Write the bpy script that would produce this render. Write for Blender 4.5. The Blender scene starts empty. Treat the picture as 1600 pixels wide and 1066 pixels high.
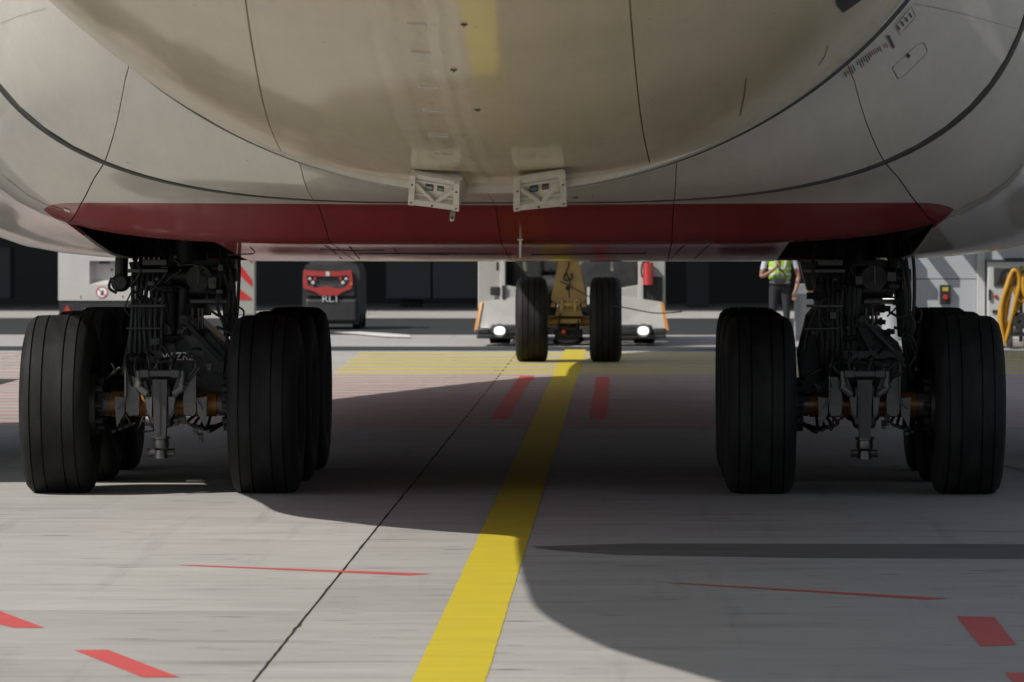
import bpy, bmesh, math, random
import numpy as np
from mathutils import Vector, Matrix
from mathutils.bvhtree import BVHTree
random.seed(7)
PI = math.pi
scn = bpy.context.scene
col = scn.collection

# ---------------------------------------------------------------- camera, sky, sun, exposure
CAM = (0.85, 0.0, 2.07)
F = 7700.0                      # focal length in pixels of a 1600 px wide picture
VPX, VPY = 978.0, 340.0         # where the aircraft's axis vanishes
cam_d = bpy.data.cameras.new('camera'); cam = bpy.data.objects.new('camera', cam_d); col.objects.link(cam)
cam_d.sensor_width = 36; cam_d.lens = F/1600*36
cam_d.clip_start = 0.5; cam_d.clip_end = 3000
cam.location = CAM
cam.rotation_euler = (PI/2 - math.atan((533-VPY)/F), 0, math.atan((VPX-800)/F))
cam_d.dof.use_dof = True; cam_d.dof.focus_distance = 35; cam_d.dof.aperture_fstop = 7
scn.camera = cam

SUN = Vector((1.0, 0.65, -1.27)).normalized()      # direction the light travels
elev = math.asin(-SUN.z)
world = bpy.data.worlds.new('World'); scn.world = world; world.use_nodes = True
wn = world.node_tree.nodes; wl = world.node_tree.links
sky = wn.new('ShaderNodeTexSky'); sky.sky_type = 'NISHITA'; sky.sun_disc = False
sky.sun_elevation = elev; sky.sun_rotation = math.atan2(-SUN.x, -SUN.y)
sky.air_density = 1.0; sky.dust_density = .6; sky.ozone_density = 1.0
wn['Background'].inputs['Strength'].default_value = 0.15
hs = wn.new('ShaderNodeHueSaturation'); hs.inputs['Saturation'].default_value = .5      # thin high haze: a paler sky
wl.new(sky.outputs[0], hs.inputs['Color']); wl.new(hs.outputs[0], wn['Background'].inputs[0])
sd = bpy.data.lights.new('sun', 'SUN'); sd.energy = 5.0; sd.angle = math.radians(0.53); sd.color = (1, .955, .88)
so = bpy.data.objects.new('sun', sd); col.objects.link(so)
so.rotation_euler = SUN.to_track_quat('-Z', 'Y').to_euler(); so.location = (-30, -20, 60)
scn.view_settings.view_transform = 'Standard'; scn.view_settings.look = 'None'
scn.view_settings.exposure = 0.0; scn.view_settings.gamma = 1; scn.view_settings.use_curve_mapping = False
scn.render.engine = 'CYCLES'
scn.cycles.max_bounces = 8; scn.cycles.diffuse_bounces = 5; scn.cycles.glossy_bounces = 4

# ---------------------------------------------------------------- helpers
def at(px, py, Y):                                  # a point of the picture at distance Y
    return Vector((CAM[0] + (px-VPX)/F*Y, Y, CAM[2] - (py-VPY)/F*Y))
def gr(px, py, z=0.0):                              # a point of the picture on the ground
    Y = (CAM[2]-z)*F/(py-VPY)
    return Vector((CAM[0] + (px-VPX)/F*Y, Y, z))

def tag(o, label=None, cat=None, group=None, kind=None):
    if label: o['label'] = label
    if cat: o['category'] = cat
    if group: o['group'] = group
    if kind: o['kind'] = kind
    return o
def empty(name, loc=(0,0,0), rz=0):
    o = bpy.data.objects.new(name, None); col.objects.link(o)
    o.location = loc; o.rotation_euler = (0,0,rz); o.empty_display_size = .3
    return o
def link(name, me, mat, parent=None):
    o = bpy.data.objects.new(name, me); col.objects.link(o)
    for m in (mat if isinstance(mat, (list, tuple)) else [mat]): me.materials.append(m)
    if parent: o.parent = parent
    return o

class MB:
    def __init__(s): s.v = []; s.f = []; s.sm = []; s.mi = []
    def add(s, vs, fs, smooth=False, mi=0):
        n = len(s.v); s.v += [tuple(v) for v in vs]
        s.f += [tuple(i+n for i in f) for f in fs]; s.sm += [smooth]*len(fs); s.mi += [mi]*len(fs)
        return s
    def box(s, c, d, rot=None, mi=0, bev=0.0):
        c = Vector(c); hx, hy, hz = d[0]/2, d[1]/2, d[2]/2
        if bev > 0:
            bm = bmesh.new(); bmesh.ops.create_cube(bm, size=1)
            for v in bm.verts: v.co = Vector((v.co.x*d[0], v.co.y*d[1], v.co.z*d[2]))
            bmesh.ops.bevel(bm, geom=list(bm.edges), offset=bev, segments=2, affect='EDGES', profile=.5)
            bm.verts.ensure_lookup_table()
            vs = [v.co.copy() for v in bm.verts]; fs = [[v.index for v in f.verts] for f in bm.faces]; bm.free()
        else:
            vs = [Vector((x, y, z)) for x in (-hx, hx) for y in (-hy, hy) for z in (-hz, hz)]
            fs = [(0,1,3,2),(4,6,7,5),(0,4,5,1),(2,3,7,6),(0,2,6,4),(1,5,7,3)]
        if rot is not None: vs = [rot @ v for v in vs]
        return s.add([v+c for v in vs], fs, False, mi)
    def hexa(s, p, mi=0):      # 8 points: bottom 4 loop, top 4 loop
        return s.add(p, [(3,2,1,0),(4,5,6,7),(0,1,5,4),(1,2,6,5),(2,3,7,6),(3,0,4,7)], False, mi)
    def prism(s, poly, axis, a, b, mi=0):   # polygon (u,v) extruded along an axis
        def P(u, v, w): return {'x':(w,u,v),'y':(u,w,v),'z':(u,v,w)}[axis]
        n = len(poly)
        vs = [P(u,v,a) for u,v in poly] + [P(u,v,b) for u,v in poly]
        fs = [tuple(range(n))[::-1], tuple(range(n,2*n))] + [(i,(i+1)%n,(i+1)%n+n,i+n) for i in range(n)]
        return s.add(vs, fs, False, mi)
    def cyl(s, a, b, r, r2=None, n=16, cap=True, mi=0):
        a = Vector(a); b = Vector(b); r2 = r if r2 is None else r2
        q = (b-a).to_track_quat('Z', 'Y')
        vs = []
        for p, rr in ((a, r), (b, r2)):
            for i in range(n):
                t = 2*PI*i/n; vs.append(p + q @ Vector((math.cos(t)*rr, math.sin(t)*rr, 0)))
        s.add(vs, [(i,(i+1)%n,(i+1)%n+n,i+n) for i in range(n)], True, mi)
        if cap:
            s.add(vs[:n], [tuple(range(n))[::-1]], False, mi); s.add(vs[n:], [tuple(range(n))], False, mi)
        return s
    def tube(s, pts, r, n=8, mi=0, smooth_path=True, closed=False):
        pts = [Vector(p) for p in pts]
        if smooth_path and len(pts) > 2:
            out = []
            for i in range(len(pts)-1):
                p0 = pts[max(i-1,0)]; p1 = pts[i]; p2 = pts[i+1]; p3 = pts[min(i+2,len(pts)-1)]
                for k in range(5):
                    t = k/5
                    out.append(.5*((2*p1)+(p2-p0)*t+(2*p0-5*p1+4*p2-p3)*t*t+(3*p1-p0-3*p2+p3)*t**3))
            out.append(pts[-1]); pts = out
        vs = []; up = Vector((.13,.31,.94)).normalized()
        for i, p in enumerate(pts):
            d = (pts[min(i+1,len(pts)-1)] - pts[max(i-1,0)])
            if d.length < 1e-9: d = Vector((0,0,1))
            d.normalize(); x = d.cross(up)
            if x.length < 1e-3: x = d.cross(Vector((1,0,0)))
            x.normalize(); y = d.cross(x)
            for k in range(n):
                t = 2*PI*k/n; vs.append(p + x*math.cos(t)*r + y*math.sin(t)*r)
        m = len(pts)
        fs = [(i*n+k, i*n+(k+1)%n, (i+1)*n+(k+1)%n, (i+1)*n+k) for i in range(m-1) for k in range(n)]
        s.add(vs, fs, True, mi)
        s.add(vs[:n], [tuple(range(n))[::-1]], False, mi); s.add(vs[-n:], [tuple(range(n))], False, mi)
        return s
    def lathe(s, prof, c, axis='x', n=32, mi=0, smooth=True):   # prof: (along, radius)
        c = Vector(c); vs = []
        for i in range(n):
            t = 2*PI*i/n; ca, sa = math.cos(t), math.sin(t)
            for u, r in prof:
                vs.append(c + {'x':Vector((u, r*ca, r*sa)), 'y':Vector((r*ca, u, r*sa)), 'z':Vector((r*ca, r*sa, u))}[axis])
        m = len(prof)
        fs = [(i*m+k, i*m+k+1, ((i+1)%n)*m+k+1, ((i+1)%n)*m+k) for i in range(n) for k in range(m-1)]
        return s.add(vs, fs, smooth, mi)
    def build(s, name, mat, parent=None):
        me = bpy.data.meshes.new(name); me.from_pydata(s.v, [], s.f)
        me.polygons.foreach_set('use_smooth', s.sm); me.polygons.foreach_set('material_index', s.mi)
        bm = bmesh.new(); bm.from_mesh(me); bmesh.ops.recalc_face_normals(bm, faces=bm.faces)
        for e in bm.edges:
            if len(e.link_faces) == 2 and e.calc_face_angle(0) > .6: e.smooth = False
        bm.to_mesh(me); bm.free()
        me.update()
        return link(name, me, mat, parent)

def each(name, mbs, mat, parent):
    return [b.build(name, mat, parent) for b in mbs]
def text_obj(name, body, size, loc, rot, mat, parent, ext=.002, sx=1.0):
    cu = bpy.data.curves.new(name, 'FONT'); cu.body = body; cu.size = size; cu.extrude = ext
    cu.align_x = 'CENTER'; cu.align_y = 'CENTER'
    o = bpy.data.objects.new(name, cu)
    dg = bpy.context.evaluated_depsgraph_get()
    col.objects.link(o); bpy.context.view_layer.update(); dg = bpy.context.evaluated_depsgraph_get()
    me = bpy.data.meshes.new_from_object(o.evaluated_get(dg)); bpy.data.objects.remove(o)
    t = Matrix.Translation(loc) @ rot.to_4x4() @ Matrix.Diagonal((sx,1,1,1)); me.transform(t)
    me.materials.clear()
    return link(name, me, mat, parent)
FACE = Matrix.Rotation(PI/2, 3, 'X')      # text that faces the camera's side (-Y)

# ---------------------------------------------------------------- materials
def mat(name, c, rough=.6, metal=0., coat=0., coat_r=.05, var=.0, scale=3., stretch=(1,1,1), bump=0., bscale=40., spec=.5, emit=0.):
    m = bpy.data.materials.new(name); m.use_nodes = True
    nt = m.node_tree; b = nt.nodes['Principled BSDF']
    b.inputs['Base Color'].default_value = (*c, 1); b.inputs['Roughness'].default_value = rough
    b.inputs['Metallic'].default_value = metal; b.inputs['Coat Weight'].default_value = coat
    b.inputs['Coat Roughness'].default_value = coat_r; b.inputs['Specular IOR Level'].default_value = spec
    if emit:
        b.inputs['Emission Color'].default_value = (1,1,.95,1); b.inputs['Emission Strength'].default_value = emit
    if var or bump:
        tc = nt.nodes.new('ShaderNodeTexCoord'); mp = nt.nodes.new('ShaderNodeMapping'); mp.inputs['Scale'].default_value = stretch
        nt.links.new(tc.outputs['Object'], mp.inputs[0])
    if var:
        n = nt.nodes.new('ShaderNodeTexNoise'); n.inputs['Scale'].default_value = scale; n.inputs['Detail'].default_value = 6; n.inputs['Roughness'].default_value = .65
        nt.links.new(mp.outputs[0], n.inputs['Vector'])
        r = nt.nodes.new('ShaderNodeMapRange'); r.inputs['From Min'].default_value = .3; r.inputs['From Max'].default_value = .7
        r.inputs['To Min'].default_value = 1-var; r.inputs['To Max'].default_value = 1+var*.6
        nt.links.new(n.outputs['Fac'], r.inputs['Value'])
        h = nt.nodes.new('ShaderNodeVectorMath'); h.operation = 'SCALE'; h.inputs[0].default_value = c
        nt.links.new(r.outputs[0], h.inputs['Scale']); nt.links.new(h.outputs[0], b.inputs['Base Color'])
        r2 = nt.nodes.new('ShaderNodeMapRange'); r2.inputs['To Min'].default_value = max(rough-.12, 0); r2.inputs['To Max'].default_value = min(rough+.12, 1)
        nt.links.new(n.outputs['Fac'], r2.inputs['Value']); nt.links.new(r2.outputs[0], b.inputs['Roughness'])
    if bump:
        n2 = nt.nodes.new('ShaderNodeTexNoise'); n2.inputs['Scale'].default_value = bscale; n2.inputs['Detail'].default_value = 5
        nt.links.new(mp.outputs[0], n2.inputs['Vector'])
        bp = nt.nodes.new('ShaderNodeBump'); bp.inputs['Strength'].default_value = bump; bp.inputs['Distance'].default_value = .01
        nt.links.new(n2.outputs['Fac'], bp.inputs['Height']); nt.links.new(bp.outputs[0], b.inputs['Normal'])
    return m

class NT:      # tiny node builder
    def __init__(s, m): s.t = m.node_tree
    def n(s, k, **kw):
        o = s.t.nodes.new(k)
        for a, b in kw.items(): setattr(o, a, b)
        return o
    def L(s, a, b): s.t.links.new(a, b)
    def math(s, op, a, b=None, c=None, clamp=False):
        o = s.n('ShaderNodeMath', operation=op); o.use_clamp = clamp
        for i, x in enumerate((a, b, c)):
            if x is None: continue
            if isinstance(x, (int, float)): o.inputs[i].default_value = x
            else: s.L(x, o.inputs[i])
        return o.outputs[0]
    def noise(s, vec, scale, detail=5, rough=.6, stretch=None):
        if stretch:
            mp = s.n('ShaderNodeMapping'); mp.inputs['Scale'].default_value = stretch; s.L(vec, mp.inputs[0]); vec = mp.outputs[0]
        o = s.n('ShaderNodeTexNoise'); o.inputs['Scale'].default_value = scale; o.inputs['Detail'].default_value = detail; o.inputs['Roughness'].default_value = rough
        s.L(vec, o.inputs['Vector']); return o.outputs['Fac']
    def rng(s, v, a, b, c, d, smooth=False):
        o = s.n('ShaderNodeMapRange'); 
        if smooth: o.interpolation_type = 'SMOOTHSTEP'
        for i, x in zip(('From Min','From Max','To Min','To Max'), (a,b,c,d)): o.inputs[i].default_value = x
        s.L(v, o.inputs['Value']); return o.outputs[0]
    def mix(s, f, a, b, mode='MIX'):
        o = s.n('ShaderNodeMix', data_type='RGBA', blend_type=mode)
        for k, x in (('Factor', f),):
            if isinstance(x, (int, float)): o.inputs[0].default_value = x
            else: s.L(x, o.inputs[0])
        for i, x in ((6, a), (7, b)):
            if isinstance(x, tuple): o.inputs[i].default_value = (*x, 1)
            else: s.L(x, o.inputs[i])
        return o.outputs[2]

def concrete(name, c, slab=True, rough=.75):
    m = bpy.data.materials.new(name); m.use_nodes = True; t = NT(m); b = m.node_tree.nodes['Principled BSDF']
    g = t.n('ShaderNodeNewGeometry').outputs['Position']
    big = t.noise(g, .35, 4, .6, (1, .6, 1)); mid = t.noise(g, 2.2, 6, .65, (.35, 1.6, 1)); fine = t.noise(g, 60, 4, .7)
    brush = t.noise(g, 7, 5, .75, (.12, 4.5, 1))
    v = t.math('MULTIPLY', t.rng(big, .3, .7, .9, 1.08), t.rng(mid, .3, .7, .9, 1.07))
    v = t.math('MULTIPLY', v, t.rng(brush, .32, .70, .84, 1.11)); v = t.math('MULTIPLY', v, t.rng(fine, .3, .7, .93, 1.06))
    # dark rubbed marks and oil spots
    st = t.noise(g, 1.1, 6, .75, (.35, 3.0, 1)); sm = t.rng(st, .56, .72, 0, .5)
    sp = t.noise(g, 3.7, 3, .5, (.6, 2.2, 1)); ss = t.rng(sp, .64, .73, 0, .6)
    v = t.math('MULTIPLY', v, t.math('SUBTRACT', 1, sm)); v = t.math('MULTIPLY', v, t.math('SUBTRACT', 1, ss))
    scr = t.noise(g, 2.6, 2, .5, (.22, 9.0, 1)); v = t.math('MULTIPLY', v, t.rng(scr, .70, .735, 1, .62))
    trk = t.noise(g, .8, 3, .6, (5.0, .25, 1)); v = t.math('MULTIPLY', v, t.rng(trk, .60, .72, 1, .86))
    if slab:
        oi = t.n('ShaderNodeObjectInfo').outputs['Random']; v = t.math('MULTIPLY', v, t.rng(oi, 0, 1, .9, 1.07))
    h = t.n('ShaderNodeVectorMath', operation='SCALE'); h.inputs[0].default_value = c; t.L(v, h.inputs['Scale'])
    t.L(h.outputs[0], b.inputs['Base Color'])
    t.L(t.rng(mid, .3, .7, rough-.1, rough+.1), b.inputs['Roughness'])
    bp = t.n('ShaderNodeBump'); bp.inputs['Strength'].default_value = .35; bp.inputs['Distance'].default_value = .006
    t.L(t.math('ADD', fine, brush), bp.inputs['Height']); t.L(bp.outputs[0], b.inputs['Normal'])
    return m

M = {}
M['concrete'] = concrete('concrete', (0.320, 0.309, 0.291))
M['concrete_far'] = concrete('concrete_far', (0.313, 0.298, 0.279), slab=False)
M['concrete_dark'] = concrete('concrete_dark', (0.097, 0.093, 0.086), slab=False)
M['asphalt'] = concrete('asphalt', (0.015, 0.016, 0.016), slab=False)
M['joint'] = mat('joint_filler', (.06,.057,.052), .9, var=.3, scale=8)
def road_paint(name, c):
    m = bpy.data.materials.new(name); m.use_nodes = True; t = NT(m); b = m.node_tree.nodes['Principled BSDF']
    g = t.n('ShaderNodeNewGeometry').outputs['Position']
    a = t.noise(g, 5, 6, .7, (.3, 2.5, 1)); w = t.noise(g, 26, 6, .8, (.5, 1.6, 1)); d = t.noise(g, 1.3, 5, .7, (.5, 2, 1))
    v = t.math('MULTIPLY', t.rng(a, .3, .7, .86, 1.06), t.rng(d, .3, .7, .9, 1.05))
    h = t.n('ShaderNodeVectorMath', operation='SCALE'); h.inputs[0].default_value = c; t.L(v, h.inputs['Scale'])
    wear = t.rng(w, .62, .72, 0, .55)
    t.L(t.mix(wear, h.outputs[0], (.2,.18,.15)), b.inputs['Base Color']); b.inputs['Roughness'].default_value = .6
    bp = t.n('ShaderNodeBump'); bp.inputs['Strength'].default_value = .3; bp.inputs['Distance'].default_value = .004
    t.L(w, bp.inputs['Height']); t.L(bp.outputs[0], b.inputs['Normal'])
    return m
M['yellow'] = road_paint('yellow_paint', (.475, .375, .018))
M['yellow_pale'] = road_paint('pale_yellow_paint', (0.462, 0.358, 0.052))
M['red_mark'] = road_paint('red_paint', (0.462, 0.063, 0.060))
M['red_faint'] = road_paint('worn_red_paint', (.36, .185, .16))
M['white_mark'] = road_paint('white_paint', (0.559, 0.551, 0.521))

def aircraft_paint(name, c, red=False, belly_dirt=False):
    m = bpy.data.materials.new(name); m.use_nodes = True; t = NT(m); b = m.node_tree.nodes['Principled BSDF']
    g = t.n('ShaderNodeNewGeometry').outputs['Position']
    sx = t.n('ShaderNodeSeparateXYZ'); t.L(g, sx.inputs[0]); X, Y, Z = sx.outputs
    big = t.noise(g, .9, 4, .6); st = t.noise(g, 3.0, 6, .7, (2.0, .18, 1.0)); fine = t.noise(g, 22, 4, .7, (1, .3, 1))
    v = t.math('MULTIPLY', t.rng(big, .3, .7, .93, 1.04), t.rng(st, .3, .7, .93, 1.04))
    v = t.math('MULTIPLY', v, t.rng(fine, .35, .7, 1.01, .965))
    h = t.n('ShaderNodeVectorMath', operation='SCALE'); h.inputs[0].default_value = c; t.L(v, h.inputs['Scale'])
    colr = h.outputs[0]
    # specks of dirt
    sp = t.n('ShaderNodeTexVoronoi'); sp.inputs['Scale'].default_value = 3.2; t.L(g, sp.inputs['Vector'])
    spk = t.rng(sp.outputs['Distance'], .026, .04, .75, 0); colr = t.mix(spk, colr, (.16,.12,.08))
    if belly_dirt:
        # run-back stains along the drains left of the keel line
        wob = t.noise(g, .5, 2, .5, (.2, 1, .2)); xx = t.math('ADD', X, t.rng(wob, .3, .7, -.025, .025))
        for cx, w, f, cc in ((-.27, .05, .30, (.72,.66,.55)), (-.03, .035, .45, (.80,.74,.62)), (.06, .03, .35, (.80,.74,.62))):
            d = t.math('ABSOLUTE', t.math('SUBTRACT', xx, cx)); k = t.rng(d, w*.5, w, f, 0, True)
            sm_ = t.rng(t.noise(g, 6, 6, .75, (1.4, .5, 1)), .35, .62, .15, .75); colr = t.mix(t.math('MULTIPLY', k, sm_), colr, cc)
        for cx, w, f in ((-.11, .06, .45), (-.20, .03, .35), (.01, .03, .3), (-.33,.03,.2)):
            d = t.math('ABSOLUTE', t.math('SUBTRACT', xx, cx)); k = t.rng(d, 0, w, 1, 0, True)
            n2 = t.rng(t.noise(g, 5, 6, .75, (1.6, .5, 1)), .42, .68, 0, f)
            colr = t.mix(t.math('MULTIPLY', k, n2), colr, (.20,.15,.085))
    if red:
        ax = t.math('ABSOLUTE', t.math('SUBTRACT', X, -.02))
        zt = t.math('ADD', t.rng(ax, 0, 3.2, 2.150, 2.172), t.math('MULTIPLY', t.math('POWER', t.rng(ax, 2.60, 3.08, 0, 1), 5.0), -.045))
        k1 = t.rng(t.math('SUBTRACT', zt, Z), -.001, .001, 0, 1)
        lim = t.rng(Z, 1.85, 2.12, 2.90, 3.08)
        k2 = t.rng(t.math('SUBTRACT', lim, ax), -.003, .003, 0, 1)
        k3 = t.rng(Y, 31.9, 31.95, 0, 1)
        k = t.math('MULTIPLY', t.math('MULTIPLY', k1, k2), k3)
        rd = t.n('ShaderNodeVectorMath', operation='SCALE'); rd.inputs[0].default_value = (.25, .011, .012); t.L(v, rd.inputs['Scale'])
        # scratches near the bottom
        sc = t.noise(g, 9, 6, .8, (3.5, .15, 1)); sk = t.rng(sc, .66, .74, 0, .35)
        rc = t.mix(sk, rd.outputs[0], (.30,.16,.12))
        colr = t.mix(k, colr, rc)
    t.L(colr, b.inputs['Base Color'])
    b.inputs['Roughness'].default_value = .55; b.inputs['Specular IOR Level'].default_value = .3
    b.inputs['Coat Weight'].default_value = .5; b.inputs['Coat IOR'].default_value = 1.5
    if red: t.L(t.rng(k, 0, 1, .7, .75), b.inputs['Coat Weight'])
    t.L(t.rng(st, .3, .7, .05, .12), b.inputs['Coat Roughness'])
    wv = t.noise(g, 1.4, 2, .5)
    bp = t.n('ShaderNodeBump'); bp.inputs['Strength'].default_value = .05; bp.inputs['Distance'].default_value = .02
    t.L(wv, bp.inputs['Height']); t.L(bp.outputs[0], b.inputs['Normal']); t.L(bp.outputs[0], b.inputs['Coat Normal'])
    return m
M['skin'] = aircraft_paint('beige_skin_paint', (.55, .475, .34), belly_dirt=True)
M['fairing'] = aircraft_paint('fairing_paint', (.545, .51, .455), red=True)
M['wingp'] = aircraft_paint('wing_grey_paint', (.33, .33, .33))
M['sealant'] = mat('dark_sealant', (.045,.045,.042), .7, var=.25, scale=6)
M['lip'] = mat('lip_paint', (.60,.56,.49), .4, coat=.5, var=.12, scale=5, stretch=(1,1,1), bump=.15, bscale=30)
M['chip'] = mat('chipped_white_paint', (.56,.53,.46), .45, coat=.3, var=.18, scale=14, bump=.2)
M['dark_metal'] = mat('dark_gear_metal', (.022,.022,.024), .45, .4, var=.4, scale=9)
M['black'] = mat('black_rubber_hose', (.012,.012,.013), .55, var=.2, scale=20)
M['gear_grey'] = mat('gear_grey_paint', (.028,.028,.030), .45, .1, coat=.2, var=.35, scale=7)
M['gear_light'] = mat('gear_light_paint', (.065,.066,.068), .4, .1, coat=.2, var=.3, scale=10)
M['gold'] = mat('gold_anodised_axle', (.20,.085,.014), .4, .35, var=.3, scale=8)
M['bronze'] = mat('tan_strut_paint', (.36,.25,.09), .4, .2, coat=.3, var=.25, scale=5)
M['chrome'] = mat('polished_steel', (.7,.7,.7), .2, 1.0, var=.1)
M['steel'] = mat('worn_steel', (.09,.087,.083), .35, .8, var=.3, scale=12)
M['well'] = mat('wheel_well_dark', (.012,.012,.012), .8, var=.3)
M['stencil'] = mat('stencil_ink', (.08,.08,.09), .7, var=.3, scale=40)
M['stencil_red'] = mat('stencil_red_ink', (.30,.10,.09), .7, var=.3, scale=40)
M['placard'] = mat('blue_placard', (.10,.16,.20), .3, coat=.6, var=.2, scale=12)
M['white_letter'] = mat('white_lettering', (.8,.8,.8), .5, var=.08)
M['rim'] = mat('wheel_rim_paint', (.10,.10,.105), .4, .3, var=.3, scale=12)

def tyre_mat():
    m = bpy.data.materials.new('tyre_rubber'); m.use_nodes = True; t = NT(m); b = m.node_tree.nodes['Principled BSDF']
    o = t.n('ShaderNodeTexCoord').outputs['Object']
    a = t.noise(o, 4, 5, .7, (3, 1, 1)); d = t.noise(o, 30, 5, .8, (.5, 1, 1))
    e = t.noise(o, 1.6, 4, .7, (2.5, 1, 1)); k = t.math('MULTIPLY', t.math('MULTIPLY', t.rng(a, .35, .7, .65, 1.5), t.rng(d, .3, .7, .8, 1.25)), t.rng(e, .42, .62, .8, 1.6))
    h = t.n('ShaderNodeVectorMath', operation='SCALE'); h.inputs[0].default_value = (0.009, 0.009, 0.009); t.L(k, h.inputs['Scale'])
    t.L(h.outputs[0], b.inputs['Base Color']); b.inputs['Specular IOR Level'].default_value = .22; t.L(t.rng(a, .3, .7, .6, .8), b.inputs['Roughness'])
    bp = t.n('ShaderNodeBump'); bp.inputs['Strength'].default_value = .25; bp.inputs['Distance'].default_value = .004
    t.L(d, bp.inputs['Height']); t.L(bp.outputs[0], b.inputs['Normal'])
    return m
M['tyre'] = tyre_mat()

# ---------------------------------------------------------------- ground
def sheet(name, x0, x1, y0, y1, z, m, parent=None, kind='structure'):
    mb = MB().add([(x0,y0,z),(x1,y0,z),(x1,y1,z),(x0,y1,z)], [(0,1,2,3)])
    o = mb.build(name, m, parent)
    if kind and not parent: tag(o, kind=kind)
    return o
JX = -0.81
SX0, SX1, SY0, SY1 = JX-7.5*3, JX+7.5*4, -8.0, 76.4
# ground: one sheet to the horizon with an opening's worth of slabs laid on it
ground = sheet('ground', -900, 900, -500, 1500, -.012, M['concrete_far'])
sheet('joint_bed', SX0, SX1, SY0, SY1, -.008, M['joint'])
ys = [-8.0, -1.0, 6.5, 14.0, 22.1, 25.85, 33.4, 40.9, 48.4, 55.9, 63.4, 70.9, 76.4]
def slab_mesh(w, l, seed):
    rr = random.Random(seed); mb = MB(); g = .0062
    n = 24
    def side(p, q, amp, first):
        out = []
        for i in range(n):
            t = i/n; a = Vector(p).lerp(Vector(q), t); nrm = Vector((q[1]-p[1], -(q[0]-p[0]))).normalized()
            out.append(a - Vector((nrm.x, nrm.y))*(abs(rr.gauss(0, amp)) + (rr.random() < .05)*rr.random()*.009))
        return out
    c = [(g,g),(w-g,g),(w-g,l-g),(g,l-g)]
    pts = []
    for i in range(4):
        a, b = c[i], c[(i+1)%4]
        pts += side(a, b, .0025, i)
    m = len(pts)
    vs = [(p.x, p.y, 0) for p in pts] + [(p.x, p.y, -.03) for p in pts]
    mb.add(vs, [tuple(range(m))] + [(i, i+m, (i+1)%m+m, (i+1)%m) for i in range(m)])
    return mb
cache = {}
k = 0
for ix in range(7):
    for j in range(len(ys)-1):
        l = ys[j+1]-ys[j]; key = (round(l, 2), (ix+j) % 2)
        if key not in cache:
            o = slab_mesh(7.5, l, hash(key) % 1000).build('concrete_slab', M['concrete'], ground); cache[key] = o
        else:
            o = cache[key].copy(); col.objects.link(o)
        o.parent = ground
        o.location = (SX0+7.5*ix, ys[j], 0)
def strip(name, poly, m, z=.004, label=None):
    mb = MB().add([(p[0], p[1], z) for p in poly], [tuple(range(len(poly)))])
    return tag(mb.build(name, m), label=label, kind='structure')
def rect(x0, x1, y0, y1): return [(x0,y0),(x1,y0),(x1,y1),(x0,y1)]
# far bands of asphalt
strip('road', rect(-80, 80, 87.4, 101.5), M['asphalt'], z=-.004)
strip('asphalt_strip', rect(-80, 5.2, 76.4, 79.2), M['asphalt'], z=-.004)
strip('dark_strip', [(.25,30.95),(.9,31.25),(9,31.2),(9,29.75),(2.0,29.95),(.8,30.2),(.4,30.6)], M['concrete_dark'], z=.002)  # band of darker tone laid across the concrete, tapered at its left end
def wobble_line(x0, x1, y0, y1, z, m, name, seed=1, amp=.0018):
    rr = random.Random(seed); n = int((y1-y0)/.22); vs = []
    for i in range(n+1):
        y = y0+(y1-y0)*i/n
        vs += [(x0+rr.gauss(0, amp), y, z), (x1+rr.gauss(0, amp), y, z)]
    mb = MB().add(vs, [(2*i, 2*i+1, 2*i+3, 2*i+2) for i in range(n)])
    return tag(mb.build(name, m), kind='structure')
wobble_line(-.105, .225, 8, 77.2, .0024, M['yellow'], 'centre_line', 3)
wobble_line(-.54, -.36, 50.6, 64.4, .0018, M['red_mark'], 'red_guide_bar', 4, .012)
wobble_line(.47, .65, 50.6, 64.0, .0018, M['red_mark'], 'red_guide_bar', 5, .012)
def gpoly(pts): return [tuple(gr(*p)[:2]) for p in pts]
for pts in ([(275,885.2),(300,885),(674,898),(640,900.5)], [(1032,911),(1058,911.5),(1482,935),(1450,937)],
            [(-60,940),(-5,957),(66,984),(18,984),(-70,962)], [(113,1019),(165,1018),(277,1061),(222,1062)],
            [(1494,963),(1553,964),(1588,1008),(1532,1010)], [(1570,1051),(1640,1052),(1690,1105),(1610,1100)]):
    strip('red_stripe', gpoly(pts), M['red_mark'], z=.0018)
# cross hatching: yellow round the nose wheel, red each side behind it
for i in range(7):
    y = 65.4+i*1.55
    strip('yellow_hatch_line', rect(-3.05-(.03*i), 9.0, y, y+.80), M['yellow_pale'], z=.0010)
for i in range(18):
    y = 48.6+i*.93
    strip('red_hatch_line', rect(-14, 9.5, y, y+.32), M['red_faint'], z=.0010)
for i in range(7):
    y = 65.6+i*1.5
    strip('red_hatch_line', rect(-14, -6.5, y, y+.45), M['red_faint'], z=.0010)
strip('dark_cross_band', rect(-16, -6.9, 60.6, 62.9), M['asphalt'], z=.006)  # dark band across the ground, just beyond the white line
strip('white_road_line', rect(-16, -6.9, 59.6, 60.5), M['white_mark'], z=.006)
strip('white_arc_mark', [tuple(gr(x, y)[:2]) for x, y in ((598,521),(640,524),(642,528),(600,527),(560,523),(520,520),(560,519))], M['white_mark'], z=.006)

# ---------------------------------------------------------------- the airliner
plane = empty('airliner', (0, 38, 0))
tag(plane, 'huge airliner seen from behind, beige tail underside and red belly patch over the yellow line', 'airliner')
ROOT = Matrix.Translation((0, -38, 0))
def P(o):      # parent to the airliner keeping world coordinates
    o.parent = plane; o.matrix_parent_inverse = ROOT; return o

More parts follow.
